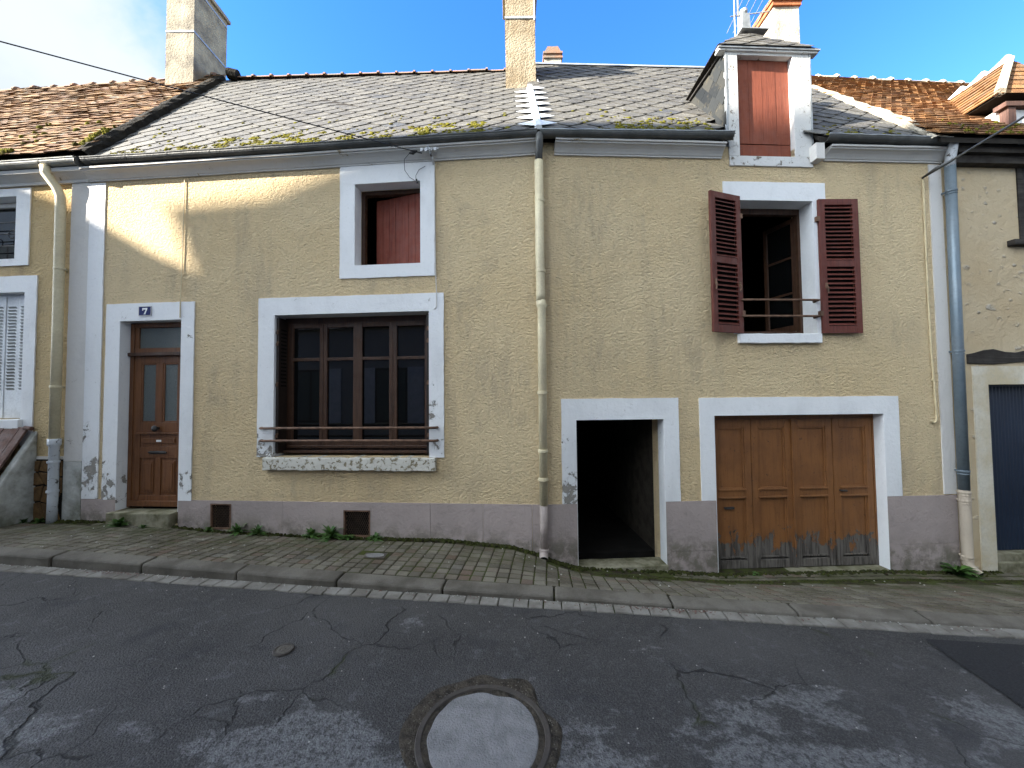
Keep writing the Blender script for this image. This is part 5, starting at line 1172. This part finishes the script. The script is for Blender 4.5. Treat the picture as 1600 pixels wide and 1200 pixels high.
# ================================================================== WIRES
m = MB(); A = Vector((-18.4, -2.6, 5.95)); B = WL(-1.40, 4.75, .16); m.tube([A.lerp(B, t)+Vector((0, 0, -.16*4*t*(1-t))) for t in [k/30 for k in range(31)]], .006, 6)
wire = tag(m.build('overhead_cable', 'cable', smooth=True), 'thin black cable crossing the sky to the bracket above the loft window', 'cable')
br = MB(); br.tube([WL(-1.30, 4.70, .01), WL(-1.29, 4.72, .09), WL(-1.33, 4.84, .17)], .014, 6); br.tube([WL(-1.42, 4.795, .15), WL(-1.20, 4.80, .15)], .010, 6)
for k in range(4): br.wbox(WL, -1.42+k*.055, -1.39+k*.055, 4.775, 4.815, .135, .165)
br = tag(br.build('cable_bracket', 'cast_iron'), 'small iron cable bracket fixed to the cornice above the loft window', 'bracket')
m = MB(); m.tube([WL(-1.56, 4.765, .155), WL(-1.52, 4.77, .155), WL(-1.46, 4.785, .155)], [.01, .026, .008], 8)
m.tube([WL(-1.56, 4.765, .15), WL(-1.64, 4.72, .11), WL(-1.655, 4.62, .05), WL(-1.60, 4.54, .03), WL(-1.52, 4.485, .03)], .0035, 5); m.tube([WL(-1.52, 4.485, .03), WL(-1.52, 4.56, .03), WL(-1.48, 4.63, .03), WL(-1.40, 4.67, .03)], .0035, 5); m.tube([WL(-1.50, 4.46, .03), WL(-1.515, 4.51, .03)], .012, 6)
tag(m.build('cable_tail', 'cable'), 'loose loop of thin black wire hanging in front of the loft window', 'wire')
m = MB(); A = WR(4.945, 4.54, .03); B = Vector((5.10, -2.6, 5.35)); m.tube([A.lerp(B, t)+Vector((0, 0, -.12*4*t*(1-t))) for t in [k/16 for k in range(17)]], .013, 7); m.tube([WR(4.94, 4.535, .02), A.lerp(B, .02), A.lerp(B, .045)+Vector((0, 0, -.02))], [.012, .024, .018], 7)
tag(m.build('overhead_cable', 'zinc_dark', smooth=True), 'thick grey cable slanting from the roughcast house side down to the stucco wall', 'cable')

# ================================================================== THINGS ON THE ROAD AND PAVEMENT
def ring(m, c, prof, n=48, wob=0., ph=0):
    rows = []
    for k in range(n+1):
        a = 2*math.pi*(k % n)/n
        rows.append([(lambda X, Y: (X, Y, road_z(X, Y)+z))(c[0]+(r+wob*noise.noise((math.cos(a)*2, math.sin(a)*2, ph+r*3)))*math.cos(a), c[1]+(r+wob*noise.noise((math.cos(a)*2, math.sin(a)*2, ph+r*3)))*math.sin(a)) for r, z in prof])
    m.grid(rows); return m
mc = (-.165, 2.06)
MH = thing('manhole_cover', 'round manhole cover with iron rim and pale concrete infill in the road', 'manhole cover', (mc[0], mc[1], 0))
m = MB(); ring(m, mc, [(.0, .004), (.15, .0045), (.262, .004), (.285, .002), (.297, -.006)], 64, .035, 7); m.build('concrete_infill', 'cover_fill', MH)
m = MB(); ring(m, mc, [(.20, -.003), (.26, -.002), (.318, -.001)], 48); m.build('sunken_bed', 'grit', MH)
m = MB(); ring(m, mc, [(.315, -.01), (.322, .007), (.346, .008), (.350, .002), (.354, -.012)], 64); m.build('iron_rim', 'cover_ring', MH)
m = MB(); ring(m, mc, [(.30, -.004), (.375, .002), (.405, .003), (.425, -.006)], 96, .11, 3); m.build('grit_collar', 'grit', MH)
m = MB()
for k in range(200):
    a = rnd.random()*6.283; r = .352+abs(rnd.gauss(0, .03)); X, Y = mc[0]+r*math.cos(a), mc[1]+r*math.sin(a); blob_on(m, Vector((X, Y, road_z(X, Y)+.001)), Vector((0, 0, 1)), rnd.uniform(.002, .006), rnd.uniform(.002, .005), 5)
m.build('collar_gravel', 'kerb', MH, kind='stuff')
vc = (-1.60, 2.72); V = thing('valve_cover', 'tiny round iron valve cover set in the road', 'valve cover', (vc[0], vc[1], .03))
m = MB(); ring(m, vc, [(.0, .004), (.012, .004), (.014, .0005), (.020, .0005), (.023, .004), (.034, .0045), (.037, .002), (.05, .002)], 24); m.build('valve_lid', 'kerb', V)
m = MB(); ring(m, vc, [(.05, .0), (.053, .006), (.064, .006), (.068, -.002)], 24); m.build('valve_rim', 'cover_ring', V)
cx, cy = -1.50, 4.21; zc = pave_z(cx, cy)
m = MB(); m.v = []; cc = MB(); c4 = [kp(*(lambda d: (d.dot(KD), d.dot(KN)))(Vector((cx+dx, cy+dy, 0))-KP)) for dx, dy in ((-.12, -.075), (.12, -.075), (.12, .075), (-.12, .075))]
PC = thing('pavement_cover', 'small oval stone cover let into the pavement in front of the cellar vent', 'cover', (cx, cy, zc))
mm = MB(); mm.prism([(p.x, p.y, pave_z(p.x, p.y)-.006) for p in c4], (0, 0, -.02)); mm.build('cover_frame', 'cover_ring', PC)
mm = MB(); mm.prism([(cx+.10*math.cos(a), cy+.06*math.sin(a), pave_z(cx+.1*math.cos(a), cy+.06*math.sin(a))-.002) for a in [2*math.pi*k/20 for k in range(20)]], (0, 0, -.01)); mm.build('cover_stone', 'cover_fill', PC)

# --- weeds: rosettes of pointed leaves
def weed(P, n, L, label, up=.6, wid=.18):
    m = MB(); n = int(n*1.5); wid *= .62; L *= 1.12
    for k in range(n):
        a = rnd.random()*6.283; el = rnd.uniform(.15, 1.25)*up+.1; ln = L*rnd.uniform(.55, 1.1); w = ln*wid*rnd.uniform(.7, 1.3); d = Vector((math.cos(a), math.sin(a)*.8-.15, 0)); sd = Vector((-d.y, d.x, 0)).normalized(); rows = []
        z0 = rnd.uniform(0, L*.25)
        for q in range(6):
            t = q/5; ww = w*(.35+1.6*t-1.95*t*t)*1.0 if q else w*.2; ww = max(.001, w*math.sin(math.pi*min(1, .12+.88*t))); h = math.sin(el)*ln*t-ln*.55*t*t*(1-el*.4); c = P+d*(math.cos(el)*ln*t)+Vector((0, 0, z0+max(-.0, h)))
            rows.append([c-sd*ww, c+Vector((0, 0, -.12*ww)), c+sd*ww])
        m.grid(rows)
    return tag(m.build('weed', 'leaf', recalc=False, smooth=True), label, 'weed', None)
def base_pt(F, u, o): p = F(u, 0, o); return Vector((p.x, p.y, pave_z(p.x, p.y)-.005))
weed(base_pt(WL, -5.32, .13), 46, .13, 'leafy weed growing against the front doorstep', .9, .24)
weed(base_pt(WL, -5.0, .12), 22, .06, 'low weed at the right end of the doorstep', .8, .25)
weed(base_pt(WL, -4.18, .05), 20, .09, 'little weed beside the smaller rusty cellar vent', .9)
weed(base_pt(WL, -3.78, .06), 34, .15, 'dandelion-like weed just past the smaller cellar vent', .9)
weed(base_pt(WL, -3.52, .06), 32, .15, 'spiky weed clump between the two cellar vents', 1., .14)
weed(base_pt(WL, -2.82, .06), 28, .14, 'weed with pointed leaves left of the mesh-covered vent', .8)
weed(base_pt(WL, -2.57, .07), 40, .20, 'largest spiky weed right next to the mesh-covered vent', .9, .13)
weed(base_pt(WL, -2.36, .07), 24, .10, 'weed growing under the mesh-covered vent', .7)
weed(base_pt(WL, -2.02, .06), 26, .12, 'weed at the right foot of the mesh-covered vent', .8)
weed(base_pt(WR, 5.03, .11), 34, .22, 'bright green weed at the foot of the blue-grey downpipe', .75, .17)
weed(base_pt(WR, 5.12, .06), 18, .14, 'small weed behind the downpipe shoe', 1.)
weed(base_pt(WR, 2.55, .05), 20, .07, 'low weed in front of the garage door', .7)
weed(base_pt(WL, -6.7, .12), 30, .09, 'weed at the foot of the cellar hatch cheek', .8, .22)
weed(base_pt(WL, -6.5, .10), 30, .08, 'weed among the moss below the cast iron pipe', .8, .22)
# --- moss and dirt along the foot of the walls
m = MB()
for F, ua, ub_, n in ((WL, -9, -5.6, 420), (WL, -4.7, -2.0, 320), (WL, -2.0, 0., 620), (WR, 0, .45, 520), (WR, .45, 1.5, 90), (WR, 1.5, 2.15, 260), (WR, 2.1, 4.3, 380), (WR, 4.3, 5.7, 260)):
    for k in range(n):
        u = rnd.uniform(ua, ub_); o = abs(rnd.gauss(.015, .03))+.012
        if F is WR and u < .45: o = abs(rnd.gauss(.02, .06))+.012
        blob_on(m, base_pt(F, u, o)+Vector((0, 0, .002)), Vector((jig(.3), -.4, 1)).normalized(), rnd.uniform(.008, .026), rnd.uniform(.010, .03), 5)
for k in range(900):
    u = rnd.uniform(.6, 6.2); o = .27+abs(rnd.gauss(0, .055)); blob_on(m, base_pt(WR, u, o), Vector((0, 0, 1)), rnd.uniform(.008, .022), rnd.uniform(.005, .012), 5)
m.build('wall_foot_moss', 'moss_dark', smooth=True, kind='stuff')
# --- loose stones and scraps
m = MB()
for k in range(130):
    X = rnd.uniform(-4.5, 4.2); Y = rnd.uniform(1.55, 3.35-.09*X); blob_on(m, Vector((X, Y, road_z(X, Y)+.001)), Vector((0, 0, 1)), rnd.uniform(.0022, .006), rnd.uniform(.002, .006), 5)
for k in range(260):
    s_ = rnd.uniform(-5, 5); q = -.004-abs(rnd.gauss(0, .02)); p = kp(s_, q); blob_on(m, Vector((p.x, p.y, kz(s_)+.008)), Vector((0, 0, 1)), rnd.uniform(.003, .008), rnd.uniform(.003, .007), 5)
for k in range(60):
    X = rnd.uniform(-5.5, 5); Y = wall_y(X)-rnd.uniform(.05, .9); blob_on(m, Vector((X, Y, pave_z(X, Y)+.002)), Vector((0, 0, 1)), rnd.uniform(.004, .012), rnd.uniform(.004, .009), 5)
m.build('loose_grit', 'pebble', kind='stuff')

m = MB()
for k in range(240):
    s_ = rnd.choice([rnd.gauss(1.9, .35), rnd.uniform(-5, 5), rnd.gauss(-3.2, .2)]); q = -.012-abs(rnd.gauss(0, .03)); p = kp(s_, q); a = rnd.random()*6.28; L = rnd.uniform(.006, .018)
    d = Vector((math.cos(a), math.sin(a), jig(.3))); e = Vector((-math.sin(a), math.cos(a), jig(.4)))*.5; c = Vector((p.x, p.y, kz(s_)+.012)); m.poly([c-d*L, c+e*L, c+d*L, c-e*L])
m.build('dead_leaves', 'hatch_wood', kind='stuff', recalc=False)

# ================================================================== ACROSS THE STREET (behind the camera: they shade the facade and show in the panes)
YF = -2.9
m = MB(); m.grid([[(x, y, -.03-.024*max(-30, min(30, x))+.11) for y in (-1.9, YF-.1)] for x in (-60, -30, 0, 30, 60)]); m.grid([[(x, -1.9, -.03-.024*max(-30, min(30, x))+z) for z in (.11, -.3)] for x in (-60, -30, 0, 30, 60)]); m.build('opposite_pavement', 'gutter_stone', kind='structure')
def shift(u, z, F=WL):
    P = F(u, z); k = (P.y-YF)/SUN_T.y; Q = P-SUN_T*k; return Q.x, Q.z
def opp_house(name, label, prof, mat, winpos, depth=7.5):
    o = thing(name, label, 'house', (prof[0][0], YF, 0))
    m = MB(); m.prism([(x, YF, z) for x, z in prof], (0, -depth, 0)); m.build('wall', mat, o)
    for (x, z, w, h) in winpos:
        m = MB(); m.box(x-w/2, x+w/2, YF+.002, YF+.02, z, z+h); wdw = m.build('window', 'dark_wood', o)
        for sx in (-1, 1):
            mm = MB(); mm.box(x+sx*w*.24-w*.2, x+sx*w*.24+w*.2, YF+.021, YF+.024, z+.08, z+h-.08); mm.build('pane', 'frost', wdw)
            mm = MB(); mm.box(x+sx*(w*.75)-w*.24, x+sx*(w*.75)+w*.24, YF+.002, YF+.035, z-.02, z+h+.02); mm.build('shutter', 'white_metal', wdw)
    return o
p1 = [shift(-4.56, 3.50), shift(-4.80, 4.12), shift(-4.96, 4.36), shift(-3.66, 4.42), shift(-2.8, 4.70), shift(2.9, 5.42, WR), shift(9, 5.7, WR)]
xr = p1[-1][0]
opp_house('tall_house', 'tall rendered house across the street with white shutters', [(p1[0][0], -1.5), *p1, (xr, -1.5)], 'far_wall', [(p1[0][0]+1.5+k*2.6, z, 1.0, 1.5) for k in range(5) for z in (1., 4., 7.)])
p0 = [shift(-9.5, 5.8), shift(-6.34, 4.45), shift(-5.84, 4.06), shift(-4.55, 3.5)]
opp_house('gabled_house', 'gabled grey house across the street', [(p0[0][0]-7, -1.2), (p0[0][0]-7, p0[0][1]-4), *p0, (p1[0][0]-.02, p0[-1][1]-.02), (p1[0][0]-.02, -1.2)], 'far_wall2', [(p0[1][0]-1-k*2.5, z, 1.0, 1.5) for k in range(3) for z in (1.2, 4.2)])
lh = opp_house('low_house', 'low pale house across the street opposite the garage', [(xr+.3, -1.5), (xr+.3, 4.29), (13, 4.29), (13, -1.5)], 'far_wall2', [(xr+2+k*3.1, .95, 1.2, 1.9) for k in range(7)])
m = MB(); m.prism([(xr+.2, YF+.15, 4.3), (xr+.2, YF-4, 5.0), (xr+.2, YF-8, 4.3)], (13-xr, 0, 0)); m.build('roof', 'tile_l', lh)
gw = MB(); gw.box(13.2, 26, YF-.3, YF, -1.5, 1.55)
gw = gw.build('garden_wall', 'plaster_pale'); tag(gw, 'low pale garden wall across the street with a stone coping', 'wall')
m = MB(); m.box(13.2, 26, YF-.36, YF+.06, 1.552, 1.63); m.build('coping', 'gutter_stone', gw)
